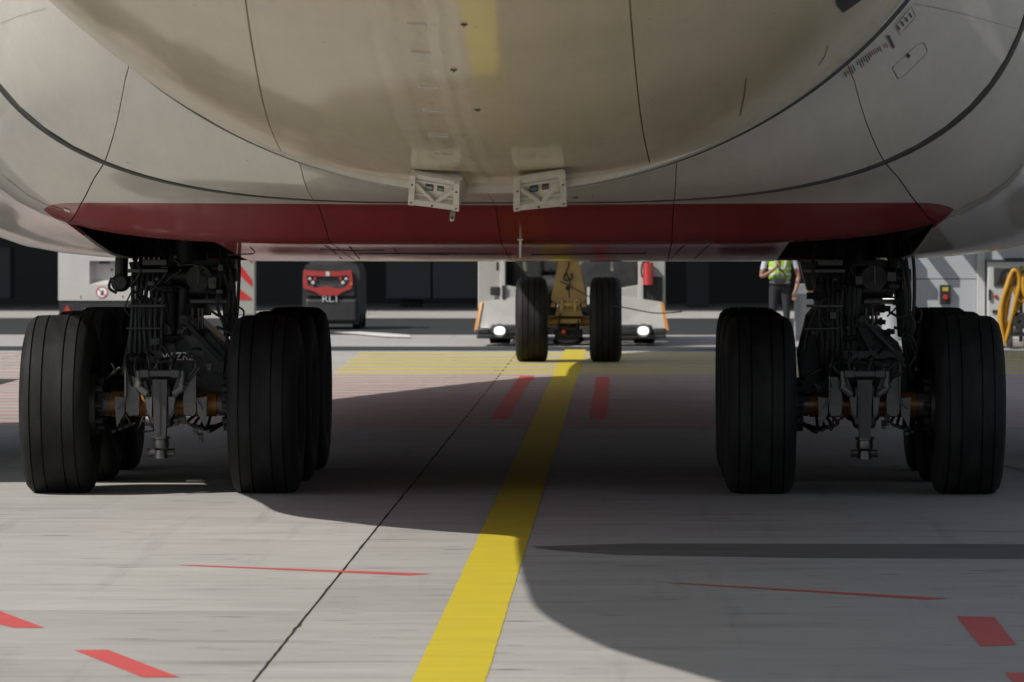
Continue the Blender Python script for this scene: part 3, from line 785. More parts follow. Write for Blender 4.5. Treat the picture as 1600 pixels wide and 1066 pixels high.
def body_gear(cx, cy, s):
    # main member: strut, side fork and bogie beam in one casting; everything else hangs on it
    mb = MB()
    mb.cyl((0,.0,1.38), (0,.05,3.2), .185, .20, 28); mb.cyl((0,0,1.30), (0,0,1.40), .215, n=28); mb.cyl((0,.02,1.62), (0,.02,1.70), .225, n=28)
    mb.prism([(-.42,1.72),(.42,1.74),(.40,1.55),(.30,1.46),(-.36,1.50)], 'y', -.16, .12)
    g = P(mb.build('body_landing_gear', M['dark_metal'])); g.matrix_parent_inverse = Matrix.Identity(4); g.location = (cx, cy-38, 0)
    def add(name, m, mt): return sub(m.build(name, mt), g)
    m = MB(); m.cyl((0,0,1.02), (0,0,1.34), .135, n=28); add('piston', m, M['steel'])
    # fork of the torque link: broad tapered plates
    m = MB()
    m.prism([(-.36,1.30),(-.24,1.44),(.10,1.30),(.34,1.10),(.42,.92),(.40,.66),(.30,.58),(-.30,.58),(-.40,.72),(-.43,1.0)], 'y', -.30, .30)
    m.prism([(.02,1.22),(.20,1.20),(.36,1.02),(.34,.84),(.16,.92)], 'y', -.42, -.30)
    m.prism([(-.30,1.20),(-.20,1.34),(-.08,1.22),(.0,.92),(-.26,.88)], 'y', -.38, -.30)
    add('torque_fork', m, M['gear_grey'] if s < 0 else M['dark_metal'])
    m = MB(); m.box((0,0,.665), (.26,3.5,.26), bev=.05); m.box((0,-1.85,.66), (.17,.30,.34), bev=.04); m.box((0,1.85,.66), (.17,.3,.34), bev=.04)
    m.cyl((-.24,0,.72), (.24,0,.72), .17, n=24); add('bogie_beam', m, M['dark_metal'])
    for y in (-1.7, 0, 1.7):
        m = MB(); m.cyl((-.62,y,.665), (.62,y,.665), .078, n=20)
        for x0, x1, r in ((-.40,-.07,.094), (.07,.40,.094), (-.60,-.50,.10), (.50,.60,.10)): m.cyl((x0,y,.665), (x1,y,.665), r, n=20)
        add('axle', m, M['gold'])
        for q in (-1, 1): add('axle_sleeve', MB().cyl((q*.41,y,.665), (q*.495,y,.665), .088, n=20), M['gear_light'])
        for q in (-1, 1):
            put('tyre', (q*.775, y, .66), g); put('rim', (q*.775, y, .665), g)
            m = MB(); m.cyl((q*.50,y,.665), (q*.60,y,.665), .235, .25, n=28)
            for k in range(8):
                t = 2*PI*k/8; c = Vector((q*.50, y+math.sin(t)*.17, .665+math.cos(t)*.17)); m.cyl(c, c-Vector((q*.05,0,0)), .032, n=10)
            add('brake_pack', m, M['dark_metal'])
    # rear end of the bogie: upright link with round foot
    yy = -1.98
    m = MB(); m.prism([(-.055,.86),(.055,.86),(.045,.50),(.04,.42),(-.04,.42),(-.045,.50)], 'y', yy-.05, yy+.06)
    m.prism([(-.03,.84),(.0,.84),(.0,.46),(-.03,.46)], 'y', yy-.062, yy-.05); add('jacking_link', m, M['gear_grey'])
    m = MB(); m.lathe([(0,.0),(0,.045),(.015,.06),(.05,.062),(.075,.058),(.08,.07),(.09,.07),(.09,0)], (0,yy,.335), 'z', 24); add('jacking_ball', m, M['steel'])
    m = MB(); m.cyl((-.07,yy-.01,.427), (.07,yy-.01,.427), .010, n=8); m.cyl((0,yy,.27), (0,yy,.33), .055, .045, n=12); m.cyl((-.10,yy+.03,.31), (.10,yy+.03,.31), .03, n=10); add('foot_clamp', m, M['steel'])
    # upper cross bracket with two lugs
    m = MB(); m.box((0,yy,.905), (.30,.08,.05), bev=.008)
    for q in (-1, 1):
        m.box((q*.115,yy-.01,.905), (.07,.10,.06), bev=.008)
    add('cross_bracket', m, M['gear_grey'])
    for q in (-1, 1):
        m = MB(); m.cyl((q*.165,yy-.02,.845), (q*.165,yy-.02,.925), .022, n=12); m.cyl((q*.165,yy-.02,.80), (q*.155,yy-.02,.845), .027, n=12)
        m.cyl((q*.165,yy-.02,.80), (q*.10,yy-.02,.75), .028, n=12); add('shackle', m, M['gear_light'])
    for q in (-1, 1):
        m = MB(); m.prism([(q*.145,.90),(q*.14,.91),(q*.09,.78),(q*.06,.72),(q*.07,.70),(q*.13,.74),(q*.20,.80),(q*.20,.84)], 'y', yy+.02, yy+.06)
        m.prism([(q*.07,.73),(q*.115,.73),(q*.10,.60),(q*.07,.56)], 'y', yy-.01, yy+.03); add('shackle_plate', m, M['gear_grey'])
    for q in (-1, 1):
        m = MB(); m.prism([(q*.06,.73),(q*.11,.73),(q*.10,.64),(q*.065,.58)], 'y', yy-.03, yy-.011); add('bush', m, M['gear_light'])
    for q in (-1, 1):       # light grey line brackets either side
        m = MB()
        m.prism([(q*.20,.88),(q*.255,.88),(q*.262,.62),(q*.245,.585),(q*.17,.59),(q*.165,.70),(q*.17,.76)], 'y', yy+.05, yy+.075)
        m.prism([(q*.172,.675),(q*.262,.675),(q*.262,.685),(q*.172,.685)], 'y', yy+.035, yy+.05)
        m.prism([(q*.27,.72),(q*.345,.73),(q*.34,.58),(q*.33,.50),(q*.30,.56),(q*.275,.60)], 'y', yy+.03, yy+.055)
        m.box((q*.263, yy+.03, .85), (.006,.05,.26))
        add('line_bracket', m, M['gear_light'])
        m = MB(); m.lathe([(0,.012),(0,.03),(.012,.03),(.012,.012),(0,.012)], (q*.315,yy+.015,.645), 'y', 16)
        m.tube([(q*.263,yy,.97),(q*.263,yy,.74),(q*.285,yy+.005,.68),(q*.31,yy+.01,.65)], .008, 8); add('line_clip', m, M['gear_light'])
    # brake lines and wires drooping round the bogie end
    rr = random.Random(11 if s < 0 else 12)
    ms = []
    for k in range(9):
        x0 = -.14+.035*k; ms.append(MB().tube([(x0,-1.5,.99), (x0*1.5,-1.85,1.05+rr.uniform(-.05,.05)), (x0*2+rr.uniform(-.1,.1),-2.0,.98+rr.uniform(-.04,.04)), (x0*1.6+rr.uniform(-.05,.05),-1.95,.84), (x0*1.2,-1.8,.70)], .010, 7))
    for q in (-1, 1):
        for k in range(4): ms.append(MB().tube([(q*(.26+.03*k),-1.6,.60), (q*(.20+.05*k),-1.95,.53-.02*k), (q*(.36+.02*k),-1.8,.50), (q*.48,-1.7,.54)], .012, 7))
    each('brake_line', ms, M['black'], g)
    # hoses running up the strut
    ms = []
    for k in range(7):
        x0 = (-.37 if s < 0 else -.26)+.040*k
        ms.append(MB().tube([(x0+rr.uniform(-.01,.01),-.45,.82), (x0,-.55,1.05), (x0+rr.uniform(-.015,.015),-.50,1.35), (x0+.01,-.42,1.62), (x0+.03,-.30,1.80), (x0+.08,-.20,2.2)], .017, 8))
    for k in range(3):
        x0 = .36+.035*k
        ms.append(MB().tube([(x0-.03,-.2,2.2), (x0+rr.uniform(-.02,.04),-.4,1.75), (x0+.03,-.42,1.45), (x0+.01,-.4,1.15), (x0+.04,-.5,.95)], .014, 7))
    ms.append(MB().tube([(.40,-.45,1.78),(.37,-.5,1.66),(.31,-.5,1.64),(.33,-.45,1.74)], .008, 7))
    ms.append(MB().tube([(.30,-.5,1.22),(.42,-.55,1.16),(.47,-.5,1.02),(.41,-.55,.90),(.46,-.5,.80)], .012, 7))
    ms.append(MB().tube([(.36,-.5,1.18),(.40,-.6,1.24),(.43,-.55,1.15)], .007, 6))
    # loops hanging outboard of the right strut, as on the inboard side of both
    ms.append(MB().tube([(.32*-s,-.4,1.9), (.33*-s,-.5,1.62), (.30*-s,-.5,1.40), (.36*-s,-.5,1.22), (.40*-s,-.5,1.02), (.38*-s,-.5,.86)], .013, 7))
    ms.append(MB().tube([(.26,-.5,1.34),(.34,-.55,1.30),(.42,-.5,1.32),(.46,-.5,1.22),(.42,-.5,1.12),(.46,-.5,1.02)], .011, 7))
    ms.append(MB().tube([(.42,-.5,1.36),(.44,-.5,1.28),(.49,-.5,1.26),(.51,-.5,1.34),(.46,-.5,1.38)], .008, 6))
    each('hydraulic_hose', ms, M['black'], g)
    each('hose_clamp', [MB().box((-.24,-.57,1.385), (.29,.03,.022), bev=.004), MB().box((-.26,-.59,1.21), (.27,.03,.014), bev=.003), MB().box((-.24,-.46,1.655), (.32,.04,.03), bev=.004),
        MB().tube([(-.02,-.45,1.70),(.13,-.45,1.70),(.15,-.45,1.66),(.15,-.45,1.55)], .006, 6), MB().box((-.19,-.42,1.72), (.19,.05,.05), bev=.006), MB().box((.22,-.30,1.415), (.30,.05,.035), bev=.005)], M['gear_grey'], g)
    for k in range(26):
        x, z = rr.uniform(-.34,.34), rr.uniform(.95,1.78); y = -.46-rr.uniform(0,.12); w = rr.uniform(.02,.07)
        mm = MB()
        if k % 3 == 0: mm.box((x,y,z), (w,w,w*rr.uniform(.6,1.6)), bev=.004); mm.cyl((x,y-w/2,z), (x,y-w/2-.02,z), w*.28, n=8)
        elif k % 3 == 1: mm.cyl((x-w,y,z), (x+w,y,z+rr.uniform(-.02,.02)), .012+w*.2, n=10); mm.cyl((x-w*.3,y,z), (x+w*.3,y,z), .022+w*.2, n=8)
        else: mm.tube([(x,y,z),(x+rr.uniform(-.08,.08),y-.03,z+rr.uniform(-.1,.02)),(x+rr.uniform(-.1,.1),y,z-rr.uniform(.05,.2)),(x+rr.uniform(-.1,.1),y+.02,z-.22)], .007, 6)
        add(('junction_box','pipe_union','wire')[k % 3], mm, (M['gear_grey'], M['dark_metal'], M['black'])[k % 3])
    for k in range(12):     # lugs, nuts and loops crowding the bogie end
        q = -1 if k % 2 else 1; x = q*rr.uniform(.05,.42); z = rr.uniform(.50,.98); y = -1.9-rr.uniform(0,.08)
        if .58 < z < .75: z -= .16
        mm = MB()
        if k % 2: mm.tube([(x,y,z),(x+rr.uniform(-.06,.06),y-.04,z+.04),(x+rr.uniform(-.08,.08),y-.02,z-.03),(x+q*.06,y+.05,z-.05)], .008, 6)
        else: mm.cyl((x-.02,y,z), (x+.02,y,z), .022, n=8); mm.box((x,y+.03,z-.02), (.03,.05,.05), bev=.004)
        add(('pipe_union','wire')[k % 2], mm, (M['gear_grey'], M['black'])[k % 2])
    # side actuator and lock stay
    ax_ = -.47 if s < 0 else .31; sg = -1 if s < 0 else 1
    m = MB(); m.cyl((ax_,-.25,1.60), (ax_-.01*sg,-.1,2.4), .052, n=16); m.lathe([(-.07,0),(-.07,.05),(-.05,.072),(.05,.072),(.07,.05),(.07,0)], (ax_,-.28,1.56), 'y', 20)
    m.cyl((ax_,-.25,1.56), (.2*sg,-.25,1.60), .045, n=14); m.tube([(ax_+.07*sg,-.3,1.60),(ax_+.09*sg,-.3,1.52),(ax_+.03*sg,-.3,1.48)], .012, 6)
    add('retraction_actuator', m, M['dark_metal'])
    m = MB(); m.cyl((-.10,-.38,1.58), (-.06,-.34,1.16), .055, .03, 14); m.cyl((.02,-.33,1.52), (.0,-.33,1.20), .05, .035, 14); m.cyl((-.3,-.3,1.62), (.42,-.3,1.60), .075, n=18); m.cyl((-.24,-.28,1.50), (.30,-.28,1.50), .06, n=18)
    m.cyl((.15,-.38,1.60), (.15,-.28,1.60), .10, n=20)
    add('lock_stay', m, M['dark_metal'])
    m = MB(); m.cyl((.05,-.62,1.28), (.36,-.66,.96), .024, n=10); m.cyl((.05,-.64,1.28), (.05,-.5,1.30), .035, n=12); add('drag_rod', m, M['gear_grey'])
    add('drag_rod', MB().cyl((-.36,-.3,1.30), (-.42,-.6,.85), .02, n=10), M['gear_grey'])
    m = MB(); m.cyl((.37,-.2,1.55), (.39,-.3,1.15), .055, n=14); m.box((.38,-.28,1.62), (.12,.12,.10), bev=.01); add('pitch_trimmer', m, M['black'])
    m = MB(); m.box((.385,-.36,1.54), (.035,.03,.07), bev=.004); add('amber_sleeve', m, M['gold'])
    for x in (.09,.14,.17): add('gas_pipe', MB().cyl((x,-.30,1.36), (x,-.30,1.18), .012, n=10), M['steel'])
    # tyre pressure text on the far side of the beam
    m = MB(); m.box((.08,-1.65,1.02), (.44,.012,.09)); add('marking_plate', m, M['black'])
    text_obj('marking', 'W ZR2' if s < 0 else 'H 2R HP 4', .085 if s < 0 else .05, Vector((.10 if s < 0 else .02,-1.66,1.02)), FACE, M['white_letter'] if s < 0 else M['gear_light'], g, sx=.9)
    return g
body_gear(-2.63, 38.75, -1)
body_gear(2.63, 38.75, 1)

def wing_gear(s):
    mb = MB(); mb.cyl((0,0,.7), (0,.1,4.2), .19, n=24); mb.box((0,0,.665), (.28,2.2,.28), bev=.05); mb.cyl((0,.1,1.6), (-s*1.6,.1,3.6), .09, n=14)
    g = P(mb.build('wing_landing_gear', M['dark_metal'])); g.matrix_parent_inverse = Matrix.Identity(4); g.location = (6.23*s, 43-38, 0)
    for y in (-.86, .86):
        MB().cyl((-.6,y,.665), (.6,y,.665), .1, n=16).build('axle', M['gold'], g)
        for q in (-1, 1): put('tyre', (q*.68, y, .66), g); put('rim', (q*.68, y, .665), g)
    MB().box((s*.95,0,2.3), (.05,2.2,2.6), bev=.02).build('gear_door', M['wingp'], g)
wing_gear(-1); wing_gear(1)
# nose gear
def nose_gear():
    mb = MB(); mb.prism([(-.13,2.4),(.13,2.4),(.145,1.45),(.25,.92),(.22,.84),(-.22,.84),(-.25,.92),(-.145,1.45)], 'y', -.28, -.20)
    mb.cyl((0,.0,.75), (0,.25,2.6), .13, n=24)
    g = P(mb.build('nose_landing_gear', M['bronze'])); g.matrix_parent_inverse = Matrix.Identity(4); g.location = (.03, 70.75-38, 0)
    def add(name, m, mt): return sub(m.build(name, mt), g)
    for q in (-1, 1): put('ntyre', (q*.53, 0, .60), g); put('nrim', (q*.53, 0, .60), g)
    m = MB(); m.cyl((-.36,0,.58), (.36,0,.58), .075, n=20); add('axle', m, M['bronze'])
    m = MB(); m.box((0,-.16,.585), (.36,.16,.07), bev=.012); m.prism([(-.20,.66),(.20,.66),(.13,.86),(-.13,.86)], 'y', -.2, .1); add('axle_block', m, M['bronze'])
    m = MB(); m.cyl((0,-.05,.35), (0,-.05,.56), .13, .16, n=18); m.tube([(-.2,-.2,.30),(-.1,-.3,.26),(.1,-.3,.27),(.2,-.2,.33)], .03, 8); m.box((0,-.1,.40), (.40,.2,.14), bev=.02)
    m.cyl((-.12,-.30,.50),(.12,-.30,.47),.028,n=10)
    add('towing_fitting', m, M['dark_metal'])
    m = MB()
    for q in (-1, 1):
        m.cyl((q*.10,-.32,.74), (q*.10,-.32,.90), .035, n=12); m.lathe([(-.03,.02),(-.03,.045),(.03,.045),(.03,.02),(-.03,.02)], (q*.12,-.33,.86), 'y', 16)
    m.box((0,-.3,.83), (.30,.06,.06), bev=.01); m.box((-.22,-.28,.82), (.07,.08,.06), bev=.01); m.box((.22,-.28,.82), (.07,.08,.06), bev=.01)
    add('torque_link', m, M['bronze'])
    m = MB(); m.tube([(0,-.30,1.5),(.0,-.31,1.38),(-.03,-.32,1.28),(.02,-.32,1.16),(.0,-.32,1.05),(.015,-.33,.92)], .009, 6)
    m.tube([(-.04,-.30,1.28),(-.07,-.31,1.2),(-.03,-.32,1.17),(.05,-.32,1.20),(.04,-.31,1.27)], .012, 6); m.lathe([(0,0),(0,.035),(.02,.03),(.02,0)], (-.01,-.32,1.06), 'y', 12)
    m.tube([(-.12,-.28,.70),(-.14,-.3,.52),(-.10,-.34,.42),(.02,-.33,.38),(.1,-.33,.46),(.14,-.3,.6)], .014, 6)
    add('cable_loom', m, M['black'])
    m = MB(); m.cyl((-.07,-.34,.44), (-.07,-.38,.44), .03, n=12); add('tow_light', m, mat('red_lens', (.5,.05,.03), .3, coat=.5))
    m = MB()
    for q in (-1, 1):
        m.cyl((q*.36,-.0,.58), (q*.42,0,.58), .19, n=20)
    m.tube([(-.26,-.15,1.35),(-.2,-.2,1.2),(0,-.36,1.1),(.22,-.36,.98),(.5,-.5,.85),(.85,-.66,.78),(1.25,-.62,.71),(1.62,-.55,.73)], .008, 6)
    add('headset_cable', m, M['black'])
    for q in (-1, 1):
        m = MB(); m.prism([(-.9,2.3),(.9,2.3),(.85,1.42),(.2,1.30),(-.8,1.36)], 'x', q*.62-.02, q*.62+.02); add('gear_door', m, M['wingp'])
nose_gear()

# ---------------------------------------------------------------- vehicles
M['tug_white'] = mat('tug_white_paint', (0.328, 0.320, 0.298), .4, coat=.5, var=.12, scale=3, bump=.05)
M['white_body'] = mat('white_body_paint', (0.447, 0.428, 0.402), .45, coat=.4, var=.10, scale=2.2)
M['orange'] = mat('orange_reflector', (0.447, 0.179, 0.022), .4, coat=.5, var=.1)
M['red_v'] = mat('red_vehicle_paint', (0.313, 0.026, 0.022), .4, coat=.4, var=.15, scale=4)
M['charcoal'] = mat('charcoal_plastic', (0.021, 0.021, 0.021), .55, var=.35, scale=5)
M['glass_dark'] = mat('dark_glass', (.02,.022,.025), .08, coat=1, var=.05)
M['red_refl'] = mat('red_reflector', (0.410, 0.022, 0.022), .3, coat=.7, var=.1)
M['lamp'] = mat('lit_headlamp', (.9,.9,.9), .2, emit=1.3)
M['lens'] = mat('clear_lens', (.45,.5,.5), .12, coat=1, var=.1)
def tug():
    g = empty('aircraft_tug', (-.03, 79.6, 0))
    tag(g, 'white low aircraft tug with two lit headlamps, facing the nose wheels', 'aircraft tug')
    def add(name, m, mt, p=None): return sub(m.build(name, mt), p or g)
    m = MB()
    for q in (-1, 1):
        def H(x0, x1, y0, y1, z0, z1): m.box((q*(x0+x1)/2, (y0+y1)/2, (z0+z1)/2), (abs(x1-x0), y1-y0, z1-z0), bev=.02)
        H(1.10, 1.52, .30, 6.2, .58, 1.55)
        # wing-shaped nose piece with a slanting face
        m.hexa([(q*.42,.0,.18),(q*1.57,.02,.22),(q*1.57,1.2,.22),(q*.42,1.2,.18),(q*.42,.22,.86),(q*1.48,.22,.70),(q*1.48,1.2,.70),(q*.42,1.2,.86)])
        m.hexa([(q*.42,.24,.80),(q*1.12,.24,.70),(q*1.12,1.1,.70),(q*.42,1.1,.80),(q*.42,.26,.86),(q*1.12,.26,.98),(q*1.12,1.1,.98),(q*.42,1.1,.86)])
    m.box((0, 4.6, .85), (2.4, 3.0, .9), bev=.05)
    body = add('body', m, M['tug_white'])
    m = MB(); m.box((0, 2.2, .95), (2.2, .08, 1.3)); m.box((0,2.0,1.30), (1.2,.3,.3), bev=.05); m.cyl((-.5,1.9,.9), (.55,1.9,.9), .22, n=24); m.box((.65,1.9,1.05), (.6,.2,.8), bev=.1); m.box((-.75,1.9,1.1), (.5,.2,.7), bev=.05)
    add('winch_bay', m, M['charcoal'])
    m = MB(); m.lathe([(-.02,0),(-.02,.3),(.0,.5),(.12,.62),(.3,.62)], (.55,1.5,1.02), 'y', 28); add('lifting_drum', m, M['gear_grey'])
    for q in (-1, 1):
        m = MB(); m.box((q*1.12,.26,1.05), (.085,.06,.90), bev=.01); add('corner_post', m, M['white_body'])
        m = MB(); m.hexa([(q*1.52,-.006,.25),(q*1.575,.0,.25),(q*1.575,.03,.25),(q*1.52,.03,.25),(q*1.44,.19,.70),(q*1.485,.20,.70),(q*1.485,.24,.70),(q*1.44,.24,.70)]); add('reflective_edge', m, M['orange'])
        m = MB(); m.box((q*1.0,-.03,.26), (.62,.12,.16), bev=.04); m.box((q*1.42,-.01,.235), (.22,.10,.10), bev=.03); bz = add('lamp_bezel', m, M['gear_grey'])
        m = MB(); m.box((q*.98,.04,.15), (1.1,.2,.07), bev=.02); add('bumper', m, M['charcoal'])
        m = MB(); m.lathe([(0,.0),(.0,.07),(.03,.085),(.04,.085)], (0,0,0), 'y', 24)
        o = add('headlamp', m, M['lamp']); ln = add('lamp_ring', MB().lathe([(.0,.086),(-.03,.098),(-.03,.108),(.02,.112)], (q*1.16,-.10,.245), 'y', 28), M['gear_light']); o.scale = (1.2, 1, .82); o.location = (q*1.16,-.115,.245)
        for y in (1.2, 4.8):
            m = MB(); m.lathe([(-.17,.12),(-.19,.3),(-.16,.40),(.16,.40),(.19,.3),(.17,.12)], (q*1.18,y,.402), 'x', 32); o = add('wheel', m, M['tyre'])
            m = MB(); m.lathe([(q*.15,.22),(q*.12,.2),(q*.12,.08),(q*.16,.06),(q*.16,0)], (q*1.18,y,.402), 'x', 20); add('wheel_hub', m, M['rim'], o)
    add('hinge_latch', MB().box((-1.2,.24,1.28), (.04,.05,.14), bev=.01), M['charcoal'])
    m = MB(); m.box((-1.24,.24,.88), (.16,.05,.14), bev=.02); m.box((-1.10,.215,.86), (.05,.03,.22)); add('hinge_latch', m, M['charcoal'])
    m = MB(); m.cyl((1.24,.20,.98), (1.24,.20,1.34), .085, n=20); m.cyl((1.24,.2,1.34), (1.24,.2,1.40), .03, n=10)
    ex = add('fire_extinguisher', m, M['red_refl'])
    m = MB(); m.tube([(1.24,.18,1.38),(1.16,.16,1.36),(1.13,.16,1.2),(1.15,.16,1.1)], .014, 6); add('hose', m, M['black'], ex)
    m = MB(); m.box((1.30,.285,.86), (.34,.02,.50)); add('side_recess', m, M['charcoal'])
    for x in (1.18,1.25,1.33,1.40): add('recess_rib', MB().box((x,.27,.86), (.012,.012,.46)), M['gear_grey'])
    m = MB(); m.box((.0, 5.1, 1.55), (1.9,1.6,.6), bev=.08); cab = add('cab', m, M['tug_white'])
    m = MB(); m.box((0, 4.29, 1.62), (1.6,.02,.36)); add('windscreen', m, M['glass_dark'], cab)
    m = MB(); m.box((-.19,.5,.80), (.10,.1,.24)); m.box((.30,.5,.80), (.1,.1,.28)); m.box((-.2,.5,.52),(.08,.1,.26)); add('cradle_arm', m, M['white_body'])
    m = MB(); m.box((0,1.0,.27), (.8,1.4,.2), bev=.03); add('cradle', m, M['charcoal'])
tug()

def small_tractor():
    Y = 91.0; c = at(517, 500, Y); g = empty('electric_tractor', (c.x, Y, 0))
    tag(g, 'small charcoal electric tractor with a red front mask and four lamps', 'tractor')
    def add(name, m, mt, p=None): return sub(m.build(name, mt), p or g)
    m = MB()
    m.prism([(-.50,.10),(.50,.10),(.54,.30),(.53,1.05),(.47,1.20),(-.47,1.20),(-.53,1.05),(-.54,.30)], 'y', .06, 2.2)
    m.box((0,.05,.35), (.96,.14,.44), bev=.05); m.box((0,.02,.72), (.9,.1,.24), bev=.03)
    body = add('body', m, M['charcoal'])
    s = 1/84.6
    def q(px, py): return ((px-517)*s, 2.07-(py-340)*s)
    outer = [(474,422),(500,424),(530,424),(549,422),(551,440),(550,451),(534,457),(527,462),(500,462),(492,456),(474,451),(473,440)]
    inner = [(479,431),(500,432),(530,432),(545,430),(545,443),(536,450),(526,451),(512,447),(500,449),(493,450),(481,446)]
    # mask built as a ring between two outlines
    mb = MB(); n = 48
    def resample(poly, n):
        P2 = [Vector(p) for p in poly]; L = [(P2[(i+1)%len(P2)]-P2[i]).length for i in range(len(P2))]; T = sum(L); out = []
        for k in range(n):
            d = T*k/n; i = 0
            while d > L[i]: d -= L[i]; i += 1
            out.append(P2[i].lerp(P2[(i+1)%len(P2)], d/L[i]))
        return out
    oc, ic = resample(outer, n), resample(inner, n)
    f = lambda p, y: (q(*p)[0], y, q(*p)[1])
    vs = [f(p, -.06) for p in oc]+[f(p, -.06) for p in ic]+[f(p, .04) for p in oc]+[f(p, .03) for p in ic]
    mb.add(vs, [(i,(i+1)%n,(i+1)%n+n,i+n) for i in range(n)]+[(i,(i+1)%n,(i+1)%n+2*n,i+2*n) for i in range(n)]+[(i+n,(i+1)%n+n,(i+1)%n+3*n,i+3*n) for i in range(n)])
    add('front_mask', mb, M['red_v'])
    mb = MB(); mb.add([f(p, -.02) for p in ic], [tuple(range(n))]); add('grille', mb, M['charcoal'])
    for px, py, r, mt in ((484,436,2.6,'lens'),(489,442,3.0,'lens'),(492,436,2.6,'red_refl'),(541,436,2.6,'lens'),(536,442,3.0,'lens'),(532,436,2.6,'red_refl'),(549,444,2.4,'orange')):
        a, b = q(px, py); mb = MB(); mb.lathe([(-.04,0),(-.04,r*s*.7),(-.02,r*s)], (a,-.03,b), 'y', 16); add('lamp', mb, M[mt])
    mb = MB(); a, b = q(512,428); mb.box((a,-.068,b), (.07,.01,.08)); add('badge', mb, M['lens'])
    a, b = q(516,467.5); text_obj('marking', 'RL1', .17, Vector((a,-.045,b)), FACE, M['lens'], g, ext=.004, sx=1.2)
    mb = MB(); mb.box((0,.9,1.62), (.9,1.2,.06), bev=.02)
    for x in (-.42,.42):
        for y in (.4,1.4): mb.box((x,y,1.40), (.05,.05,.42))
    cab = add('cab_frame', mb, M['charcoal'])
    mb = MB(); mb.box((0,.36,1.38), (.8,.02,.36)); add('windscreen', mb, M['glass_dark'], cab)
    for x in (-.46,.46):
        for y in (.35,1.8):
            mb = MB(); mb.lathe([(-.07,.1),(-.08,.17),(-.06,.2),(.06,.2),(.08,.17),(.07,.1)], (x,y,.202), 'x', 24); add('wheel', mb, M['tyre'])
small_tractor()

def white_trailer():
    Y = 90.0; s = Y/F; c = at(163, 500, Y); g = empty('service_trailer', (c.x, Y, 0))
    tag(g, 'white box trailer with a pocket handle and two red triangle reflectors behind the left tyre', 'trailer')
    def add(name, m, mt, p=None): return sub(m.build(name, mt), p or g)
    def X(px): return (px-163)*s
    def Z(py): return 2.07-(py-340)*s
    zb = Z(470)
    # body with a real recess: built from blocks round the pocket
    m = MB(); x0, x1 = X(89), X(238); px0, px1 = X(138), X(180); z0, z1 = Z(445), Z(408); top = 1.75
    m.box(((x0+px0)/2,1.2,(zb+top)/2), (px0-x0,2.4,top-zb)); m.box(((x1+px1)/2,1.2,(zb+top)/2), (x1-px1,2.4,top-zb))
    m.box(((px0+px1)/2,1.2,(zb+z0)/2), (px1-px0,2.398,z0-zb)); m.box(((px0+px1)/2,1.2,(z1+top)/2), (px1-px0,2.398,top-z1))
    m.box(((px0+px1)/2,1.3,(z0+z1)/2), (px1-px0,2.2,z1-z0))
    m.add([(px0,.0,z0),(px1,0,z0),(px1,.2,z0+.09),(px0,.2,z0+.09)], [(0,1,2,3)])
    m.add([(px0,.0,z0),(px0,.0,z1),(px0+.09,.2,z1),(px0+.09,.2,z0+.09)], [(0,1,2,3)])
    add('body', m, M['white_body'])
    m = MB(); m.box((X(160),.16,Z(410)), (.19,.06,.05), bev=.01); add('handle', m, M['charcoal'])
    m = MB(); m.box((X(163),1.2,zb-.13), (x1-x0-.04,2.36,.258)); m.box((X(163),1.2,.27), (1.2,2.0,.1)); add('chassis', m, M['charcoal'])
    for px in (103, 213):
        m = MB(); m.prism([(X(px-8),Z(491)),(X(px+8),Z(491)),(X(px),Z(477))], 'y', .0, .018); add('triangle_reflector', m, M['red_refl'])
    m = MB(); m.box((X(134),-.0,Z(484)), (.09,.05,.03), bev=.01); add('number_lamp', m, M['lens'])
    m = MB(); m.cyl((X(157.5),.0,Z(457)), (X(157.5),-.004,Z(457)), .105, n=32); sg = add('sign_disc', m, M['white_letter'])
    m = MB(); m.lathe([(-.008,.088),(-.008,.107),(-.002,.107),(-.002,.088),(-.008,.088)], (X(157.5),0,Z(457)), 'y', 36)
    m.box((X(157.5),-.012,Z(457)), (.018,.006,.18), rot=Matrix.Rotation(math.radians(-45),3,'Y')); add('prohibition_ring', m, M['red_refl'], sg)
    m = MB(); zc = Z(457); xc = X(157.5)
    m.prism([(xc-.03,zc-.055),(xc+.02,zc-.06),(xc+.035,zc-.02),(xc+.045,zc+.03),(xc+.02,zc+.02),(xc+.012,zc+.06),(xc-.0,zc+.02),(xc-.03,zc+.03),(xc-.02,zc-.01)], 'y', -.008, -.004); add('pictogram', m, M['stencil'], sg)
    M['rust'] = mat('rust_stain', (.22,.10,.035), .8, var=.4, scale=30)
    m = MB(); m.lathe([(-.003,0),(-.003,.022),(0,.025)], (X(171.5),.198,Z(422)), 'y', 14); m.box((X(124.5),-.003,Z(464.5)), (.022,.006,.05)); m.box((X(190.5),-.003,Z(464)), (.022,.006,.05)); add('rusty_bolt', m, M['rust'])
    for x in (X(100), X(226)):
        for y in (.5, 1.9):
            m = MB(); m.lathe([(-.08,.1),(-.09,.19),(-.07,.23),(.07,.23),(.09,.19),(.08,.1)], (x,y,.232), 'x', 24); add('wheel', m, M['tyre'])
white_trailer()

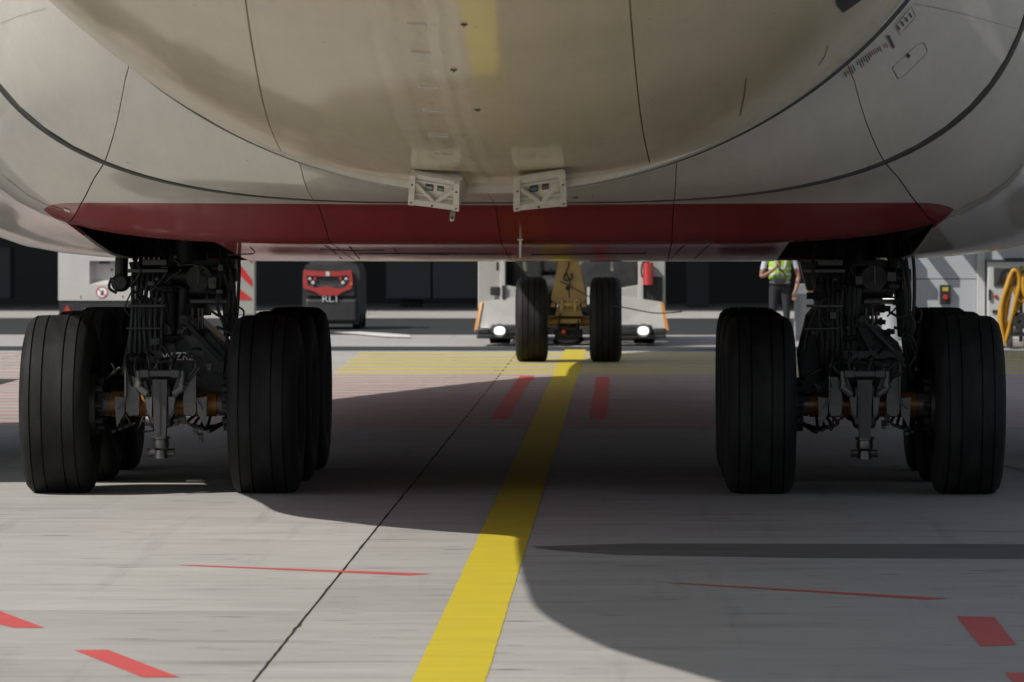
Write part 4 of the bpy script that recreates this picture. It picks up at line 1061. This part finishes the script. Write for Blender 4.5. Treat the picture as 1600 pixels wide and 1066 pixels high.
# striped pillar board
def striped_board():
    Y = 104.5; s = Y/F; g = empty('marker_pillar', (at(376,480,Y).x, Y, 0))
    tag(g, 'pale grey pillar with red diagonal warning stripes, right of the left landing gear', 'pillar')
    w = 46*s; m = MB(); m.box((-.02,.2,1.5), (w,.4,3.0), bev=.02); sub(m.build('post', mat('pale_grey_paint', (0.246, 0.246, 0.216), .6, var=.12, scale=2)), g)
    def q(px, py): return ((px-376)*s, 2.07-(py-340)*s)
    for poly in ([(373,414),(378,418),(393,437),(393,449),(374,430)], [(373,451),(393,467),(390,469),(373,469)], [(373,380),(393,400),(393,412),(373,392)]):
        m = MB(); m.prism([q(*p) for p in poly], 'y', -.012, .0); sub(m.build('warning_stripe', M['red_refl']), g)
striped_board()

# ---------------------------------------------------------------- right hand side: wall, cabinet, drums, post, hoses
M['wall_blue'] = mat('blue_grey_wall_paint', (0.372, 0.395, 0.425), .5, coat=.15, var=.06, scale=1.2)
M['frame_w'] = mat('pale_frame_paint', (0.462, 0.469, 0.469), .45, coat=.2, var=.08)
M['drum'] = mat('galvanised_grey', (0.313, 0.328, 0.343), .5, .1, var=.12, scale=6)
M['hose_yellow'] = mat('yellow_hose_rubber', (0.462, 0.238, 0.011), .5, coat=.2, var=.2, scale=10)
YW = 79.3; sW = YW/F
def XW(px): return CAM[0]+(px-VPX)*sW
def ZW(py): return CAM[2]-(py-VPY)*sW
def wall():
    g = empty('service_building', (XW(1500), YW, 0)); ox = XW(1500)
    tag(g, 'blue grey panelled service building behind the right landing gear', 'building')
    def add(name, m, mt, p=None): return sub(m.build(name, mt), p or g)
    m = MB(); m.box((XW(1412)-ox+6, 2.03, 1.9), (12, 4.0, 3.8)); core = add('wall', m, M['sealant'])
    zs = [(.06, ZW(436)-.006), (ZW(436)+.006, 2.3), (2.312, 3.75)]; xs = [(1413.5,1524),(1538,1660),(1662,1800),(1802,2000),(2002,2500)]
    for a, b in xs:
        for z0, z1 in zs:
            m = MB(); m.box(((XW(a)+XW(b))/2-ox, .01, (z0+z1)/2), (XW(b)-XW(a), .036, z1-z0), bev=.004); add('wall_panel', m, M['wall_blue'], core)
    m = MB(); m.box((XW(1531)-ox,-.03,1.9), (13*sW,.12,3.8), bev=.012); m.box((XW(1404)-ox,.15,1.9), (17*sW,.5,3.8), bev=.01); add('corner_post', m, M['frame_w'])
    m = MB(); m.box((XW(1404)-ox,-.13,ZW(456)), (22*sW,.08,.05), bev=.01); add('ledge', m, M['frame_w'])
    m = MB(); m.box((XW(1412)-ox+6,-.8,3.9), (12.6,5.6,.2)); add('roof', m, M['frame_w'])
    m = MB(); m.box((XW(1412)-ox+6,-.25,.05), (12.6,.6,.10), bev=.02); add('kerb', m, M['concrete_far'])
wall()
def wall_shadow_casters():  # added blocks, hidden from view, that throw diagonal shadows down the wall
    for px, z, w, L, lab in ((1432, 1.80, .16, .40, 'middle'), (1482, 2.0, .30, .62, 'right'), (1396, 1.6, .2, .40, 'leftmost')):
        g = empty('wall_bracket', (XW(px), YW-.01, z)); tag(g, 'added block casting a diagonal shadow on the blue grey wall, %s one of three' % lab, 'shadow caster', 'added shadow casters on the wall')
        sub(MB().box((0,-L/2,0), (w,L,.16), bev=.01).build('arm', M['frame_w']), g); sub(MB().box((0,-.02,0), (w+.08,.03,.3), bev=.004).build('caster_plate', M['frame_w']), g)
wall_shadow_casters()
def cabinet():
    cx = (XW(1540)+XW(1612))/2; g = empty('equipment_cabinet', (cx, YW-.3, 0))
    tag(g, 'pale equipment cabinet with a dark display window behind the yellow hoses', 'cabinet')
    def add(name, m, mt): return sub(m.build(name, mt), g)
    w = XW(1612)-XW(1540); m = MB(); m.box((0,.12,.74), (w,.24,1.28), bev=.02); add('body', m, M['frame_w'])
    m = MB(); m.box((0,.1,ZW(408)+.01), (w+.04,.3,.03), bev=.01); m.box((.05,.05,ZW(405)), (.32,.14,.04), bev=.01); add('top_cover', m, M['charcoal'])
    m = MB(); a, b = XW(1549)-cx, XW(1586)-cx; m.box(((a+b)/2,-.012,ZW(432)), (b-a,.024,29*sW), bev=.006); add('window_frame', m, M['gear_light'])
    m = MB(); m.box(((a+b)/2,-.026,ZW(432)), (b-a-.05,.004,23*sW)); add('display', m, M['glass_dark'])
    m = MB(); m.box((XW(1543)-cx,-.02,ZW(460)), (.04,.03,.17), bev=.006); m.box((XW(1553)-cx,-.01,ZW(486)), (.12,.02,.05)); add('handle', m, M['charcoal'])
    m = MB(); m.lathe([(-.02,0),(-.02,.025),(0,.035)], (XW(1553)-cx,-.0,ZW(463)), 'y', 14); add('red_button', m, M['red_refl'])
cabinet()
def estop():
    cx = XW(1475.5); g = empty('emergency_stop_box', (cx, YW-.008, ZW(475)))
    tag(g, 'black emergency stop box with a red button and yellow label on the blue grey wall', 'switch box')
    def add(name, m, mt): return sub(m.build(name, mt), g)
    h = 30*sW; w = 17*sW
    m = MB(); m.box((0,-.05,h/2), (w,.10,h), bev=.012); add('housing', m, M['charcoal'])
    m = MB(); m.box((0,-.103,h*.78), (w*.55,.006,h*.20)); add('label_plate', m, M['yellow_pale'])
    m = MB(); m.lathe([(-.05,0),(-.05,.035),(-.03,.043),(-.02,.043),(-.02,.025),(0,.025)], (0,-.10,h*.36), 'y', 20); add('red_button', m, M['red_refl'])
    m = MB(); m.tube([(0,-.03,0),(.02,-.02,-.08),(.05,-.01,-.14)], .012, 6); add('cable', m, M['frame_w'])
estop()
def drum(px, py_top, w, label, orange=False):
    Y = 83.2 if px < 1300 else 78.9; s = Y/F; c = at(px, 500, Y); g = empty('barrier_drum', (c.x, Y, 0))
    tag(g, label, 'drum', 'grey barrier drums')
    zt = 2.07-(py_top-340)*s; r = w/2*s; m = MB()
    m.lathe([(0,0),(0,r*1.02),(.05,r*1.05),(.08,r),(zt-.20,r*.98),(zt-.19,r*1.03),(zt-.17,r*1.03),(zt-.16,r*.96)], (0,0,.002), 'z', 32); sub(m.build('barrel', M['drum']), g)
    m = MB(); m.lathe([(zt-.165,r*.97),(zt-.05,r*.80),(zt-.03,r*.82),(zt-.0,r*.74),(zt,0)], (0,0,.002), 'z', 32); sub(m.build('lid', M['white_letter']), g)
    if orange:
        m = MB(); m.box((r*.55,-r*.68,zt-.10), (.09,.03,.11), rot=Matrix.Rotation(.5,3,'Z')); sub(m.build('orange_mark', M['orange']), g)
drum(1256, 444, 31, 'grey barrel with a white lid and orange mark, beside the worker', True)
drum(1394, 456, 34, 'grey barrel with a plain white lid below the hazard striped post')
def hazard_post():
    Y = 79.0; c = at(1391, 430, Y); g = empty('hazard_post', (c.x, Y, 0)); s = Y/F
    tag(g, 'post with black and orange hazard checks beside the right landing gear', 'post')
    m = MB(); m.box((0,0,1.4), (15*s,.10,1.0)); m.box((-.0,.0,.45), (.06,.06,.9)); sub(m.build('post', M['frame_w']), g)
    m = MB(); m.box((.02,-.055,1.22), (8*s,.012,.62)); sub(m.build('orange_board', M['orange']), g)
    for k in range(5):
        z = .97+k*.125; m = MB(); m.prism([(.02-.04,z),(.02+.04,z-.03),(.02+.04,z+.025),(.02-.04,z+.055)], 'y', -.067, -.061); sub(m.build('black_check', M['charcoal']), g)
hazard_post()
def hoses():
    Y = 78.2; s = Y/F; g = empty('hose_cart', (at(1585,500,Y).x, Y, 0)); ox = at(1585,500,Y).x
    tag(g, 'bundle of thick yellow hoses hung on a steel cart at the right edge', 'hose cart')
    def q(px, py, dy=0): p = at(px, py, Y); return Vector((p.x-ox, dy, max(p.z, .06)))
    def add(name, m, mt): return sub(m.build(name, mt), g)
    rr = random.Random(3)
    loops = [[(1567,535),(1562,500),(1564,470),(1572,445),(1580,424),(1588,426),(1590,445),(1583,475),(1575,510),(1568,536)],
             [(1566,520),(1560,495),(1567,460),(1577,430),(1584,422),(1592,432),(1586,465),(1579,500),(1572,530)],
             [(1575,528),(1569,505),(1571,470),(1578,440),(1586,430)],
             [(1570,500),(1575,470),(1581,440),(1589,436),(1592,450),(1588,480),(1582,505),(1574,532)],
             [(1600,470),(1594,455),(1592,435),(1597,422),(1606,418),(1618,424),(1622,445),(1616,470),(1604,480)],
             [(1606,474),(1598,455),(1597,438),(1602,426),(1612,422)],
             [(1568,478),(1574,462),(1580,448),(1590,470),(1600,468)], [(1572,515),(1584,490),(1594,470),(1602,456)]]
    for i, lp in enumerate(loops):
        m = MB(); m.tube([q(x, y, -.12+.05*(i % 5)) for x, y in lp], .030+.006*(i % 3), 10); add('hose', m, M['hose_yellow'])
    m = MB(); m.cyl(q(1576,428,.05), q(1625,420,.05), .025, n=10); m.cyl((.10,.1,.1), (.10,.1,1.3), .03, n=10); m.cyl((-.25,.12,.1), (-.10,.12,1.2), .02, n=10)
    m.box((.15,.1,.22), (.7,.4,.06), bev=.01); m.box((.14,.0,.42), (.22,.2,.22), bev=.03); m.box((.02,-.12,.30), (.14,.12,.12), bev=.03); m.box((.22,-.1,.62), (.14,.1,.2), bev=.03)
    add('frame', m, M['gear_light'])
    m = MB(); m.box((.1,-.05,.52), (.2,.1,.1), bev=.03); m.tube([(0,-.15,.5),(.1,-.2,.38),(.2,-.18,.45),(.3,-.15,.35)], .03, 8); m.lathe([(-.03,.03),(-.03,.1),(.03,.1),(.03,.03)], (.05,-.2,.42), 'y', 16); add('coupling', m, M['charcoal'])
    for x, y in ((-.08,-.12),(.16,-.12),(.42,-.12),(-.08,.3),(.42,.3)):
        m = MB(); m.lathe([(-.03,0),(-.03,.08),(-.02,.1),(.02,.1),(.03,.08),(.03,0)], (x,y,.102), 'x', 20); add('wheel', m, M['gear_grey'])
hoses()
# thin cable lying on the ground at the right
m = MB(); m.tube([(3.95,41.2,.012),(4.05,40.6,.012),(4.2,39.4,.012),(4.6,37.9,.012),(5.6,36.8,.012)], .009, 6)
tag(m.build('ground_cable', mat('pale_cable', (.5,.5,.5), .5)), 'thin pale cable lying on the concrete right of the right landing gear', 'cable')
# small chock rod on the sunlit sliver
m = MB(); a = gr(310,757); m.cyl(a+Vector((-.10,0,.02)), a+Vector((.02,0,.02)), .012, n=8); m.lathe([(-.02,0),(-.02,.02),(.02,.02),(.02,0)], a+Vector((.03,0,.03)), 'x', 10)
tag(m.build('dropped_pin', M['steel']), 'small steel pin lying on the ground between the left landing gear tyres', 'pin')

# ---------------------------------------------------------------- person
def person():
    Y = 82.8; c = at(1218, 450, Y); g = empty('person', (c.x, Y, 0), 0)
    tag(g, 'worker in a yellow green vest and white shirt, one hand raised to the chest', 'person')
    skin = mat('skin_tone', (0.253, 0.127, 0.082), .55, var=.08); shirt = mat('white_shirt', (0.462, 0.469, 0.536), .8, var=.08); trou = mat('dark_trousers', (.02,.021,.026), .85, var=.2)
    shoe = mat('black_shoes', (.012,.012,.012), .5); hair = mat('dark_hair', (.02,.015,.012), .6); vest = mat('hi_vis_vest', (0.313, 0.536, 0.037), .7, var=.12); refl = mat('reflective_tape', (.6,.6,.6), .35, var=.05)
    V = [(0,0,.98,.155,.115), (0,0,1.12,.145,.105), (0,0,1.28,.17,.115), (0,0,1.42,.165,.11), (0,0,1.50,.075,.075), (0,-.01,1.57,.058,.06), (0,-.02,1.64,.075,.09), (0,-.015,1.72,.08,.095), (0,-.01,1.79,.05,.06),
         (-.10,0,.92,.092,.095), (-.115,-.01,.50,.062,.065), (-.12,.02,.12,.045,.05), (-.125,-.02,.05,.045,.045), (-.13,-.15,.035,.04,.03),
         (.10,0,.92,.092,.095), (.115,-.01,.50,.062,.065), (.12,.02,.12,.045,.05), (.125,-.02,.05,.045,.045), (.13,-.15,.035,.04,.03),
         (-.17,0,1.43,.07,.07), (-.25,0,1.33,.052,.055), (-.31,-.04,1.07,.042,.044), (-.20,-.17,1.13,.035,.035), (-.06,-.22,1.24,.027,.027),
         (.17,0,1.43,.07,.07), (.25,0,1.33,.052,.055), (.32,.0,1.08,.042,.044), (.27,-.10,.86,.033,.033), (.245,-.13,.82,.027,.027),
         # hands
         (-.015,-.235,1.285,.026,.014), (.235,-.14,.77,.026,.014)]
    E = [(0,1),(1,2),(2,3),(3,4),(4,5),(5,6),(6,7),(7,8),(0,9),(9,10),(10,11),(11,12),(12,13),(0,14),(14,15),(15,16),(16,17),(17,18),
         (3,19),(19,20),(20,21),(21,22),(22,23),(3,24),(24,25),(25,26),(26,27),(27,28),(23,29),(28,30)]
    nb = len(V)
    def finger(base, root, pts, r):
        i0 = base; 
        for p in pts:
            V.append((*p, r, r)); E.append((i0, len(V)-1)); i0 = len(V)-1
    for k in range(4):
        o = -.024+.016*k; L = (.036,.044,.042,.032)[k]
        finger(29, None, [(-.015+o,-.24,1.315), (-.012+o,-.262,1.315+L*.6), (-.008+o,-.255,1.315+L*1.3)], .0088)
        finger(30, None, [(.235+o,-.145,.735), (.235+o,-.155,.735-L*.7), (.232+o,-.165,.735-L*1.4)], .0088)
    finger(23, None, [(-.05,-.25,1.27), (-.055,-.27,1.30)], .010); finger(28, None, [(.215,-.155,.79), (.205,-.17,.76)], .010)
    me = bpy.data.meshes.new('body'); me.from_pydata([v[:3] for v in V], E, [])
    o = bpy.data.objects.new('body', me); col.objects.link(o)
    sk = o.modifiers.new('s', 'SKIN'); ss = o.modifiers.new('u', 'SUBSURF'); ss.levels = 2; ss.render_levels = 2
    for i, v in enumerate(me.skin_vertices[0].data): v.radius = (V[i][3], V[i][4]); v.use_root = (i == 0)
    bpy.context.view_layer.update(); dg = bpy.context.evaluated_depsgraph_get()
    m2 = bpy.data.meshes.new_from_object(o.evaluated_get(dg)); bpy.data.objects.remove(o); m2.name = 'body'
    b = link('body', m2, [skin, shirt, trou, shoe], g)
    for p in m2.polygons:
        c2 = p.center; p.use_smooth = True; mi = 0
        arm = abs(c2.x) > .205
        if c2.z < .085: mi = 3
        elif c2.z < 1.0 and not arm and abs(c2.x) < .21: mi = 2
        elif c2.z < 1.50 and not (arm and c2.z < 1.21) and not (c2.y < -.12 and c2.z > 1.0): mi = 1
        p.material_index = mi
    # hair, face
    mb = MB(); mb.lathe([(-.10,.0),(-.09,.05),(-.03,.088),(.03,.09),(.08,.06),(.10,0)], (0,.012,1.73), 'z', 20); h = sub(mb.build('hair', hair), g); 
    mb = MB()
    mb.lathe([(0,0),(.012,.008),(.03,.0)], (0,-.115,1.665), 'z', 8); mb.box((0,-.108,1.632), (.045,.008,.010), bev=.002); sub(mb.build('face', skin), g)
    mb = MB(); 
    for q in (-1,1): mb.lathe([(-.012,0),(0,.012),(.012,0)], (q*.03,-.100,1.70), 'y', 10)
    sub(mb.build('eye', trou), g)
    mb = MB()
    for q in (-1,1): mb.lathe([(-.03,0),(-.01,.018),(.02,.016),(.03,0)], (q*.083,.0,1.69), 'z', 8)
    sub(mb.build('ear', skin), g)
    # vest shell, open at the front
    mb = MB(); n = 40; rings = [(1.035,.185,.145),(1.15,.180,.14),(1.28,.19,.148),(1.40,.185,.14),(1.47,.14,.11)]; vs = []
    for z, a, bb in rings:
        for i in range(n+1):
            t = -PI/2+.06+(2*PI-.12)*i/n; vs.append((a*math.cos(t), bb*math.sin(t), z))
    W = n+1; mb.add(vs, [(j*W+i, j*W+i+1, (j+1)*W+i+1, (j+1)*W+i) for j in range(len(rings)-1) for i in range(n)], True); vv = sub(mb.build('vest', vest), g)
    mb = MB()
    for z0, z1 in ((1.10,1.14),(1.20,1.235)):
        vs = []
        for z in (z0, z1):
            for i in range(n+1):
                t = -PI/2+.06+(2*PI-.12)*i/n; vs.append((.192*math.cos(t), .150*math.sin(t), z))
        mb.add(vs, [(i, i+1, W+i+1, W+i) for i in range(n)], True)
    for q in (-1,1): mb.box((q*.09,-.148,1.33), (.035,.006,.2), rot=Matrix.Rotation(q*.2,3,'Y'))
    sub(mb.build('reflective_band', refl), vv)
    mb = MB(); mb.lathe([(-.02,.165),(-.02,.172),(.02,.172),(.02,.165),(-.02,.165)], (0,0,.985), 'z', 32); bl = sub(mb.build('belt', shirt), g); bl.scale = (1,.78,1)
    mb = MB(); mb.box((.0,-.15,1.02), (.20,.06,.09), bev=.02); sub(mb.build('waist_pouch', trou), g)
    mb = MB(); mb.tube([(-.05,-.16,1.25),(.05,-.165,1.16),(.12,-.15,1.06)], .010, 6); sub(mb.build('radio_cord', trou), g)
person()

# ---------------------------------------------------------------- terminal building far behind
def terminal():
    g = empty('terminal_building', (0, 108.3, 0)); tag(g, 'long terminal building with a deep dark open ground floor across the background', 'building')
    def add(name, m, mt, p=None): return sub(m.build(name, mt), p or g)
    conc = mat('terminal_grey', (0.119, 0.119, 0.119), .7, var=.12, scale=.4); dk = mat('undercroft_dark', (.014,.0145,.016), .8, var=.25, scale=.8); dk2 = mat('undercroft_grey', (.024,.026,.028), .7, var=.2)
    m = MB(); m.box((0,16,9.0), (180,34,9)); add('upper_floors', m, conc)
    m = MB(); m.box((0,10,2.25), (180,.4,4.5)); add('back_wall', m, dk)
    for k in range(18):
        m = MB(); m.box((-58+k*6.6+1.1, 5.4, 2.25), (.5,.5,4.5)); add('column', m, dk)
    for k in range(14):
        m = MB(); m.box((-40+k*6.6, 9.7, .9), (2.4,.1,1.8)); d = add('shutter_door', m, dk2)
    for k in range(30):
        m = MB(); m.box((-86+k*6, -1.03, 9.5), (4.6,.06,2.2)); add('window', m, M['glass_dark'])
    for x in (at(655,430,118).x, at(720,440,118).x, at(20,430,118).x): 
        m = MB(); m.box((x, 5, .8), (1.1,.8,1.2), bev=.03); add('stored_crate', m, dk2)
terminal()
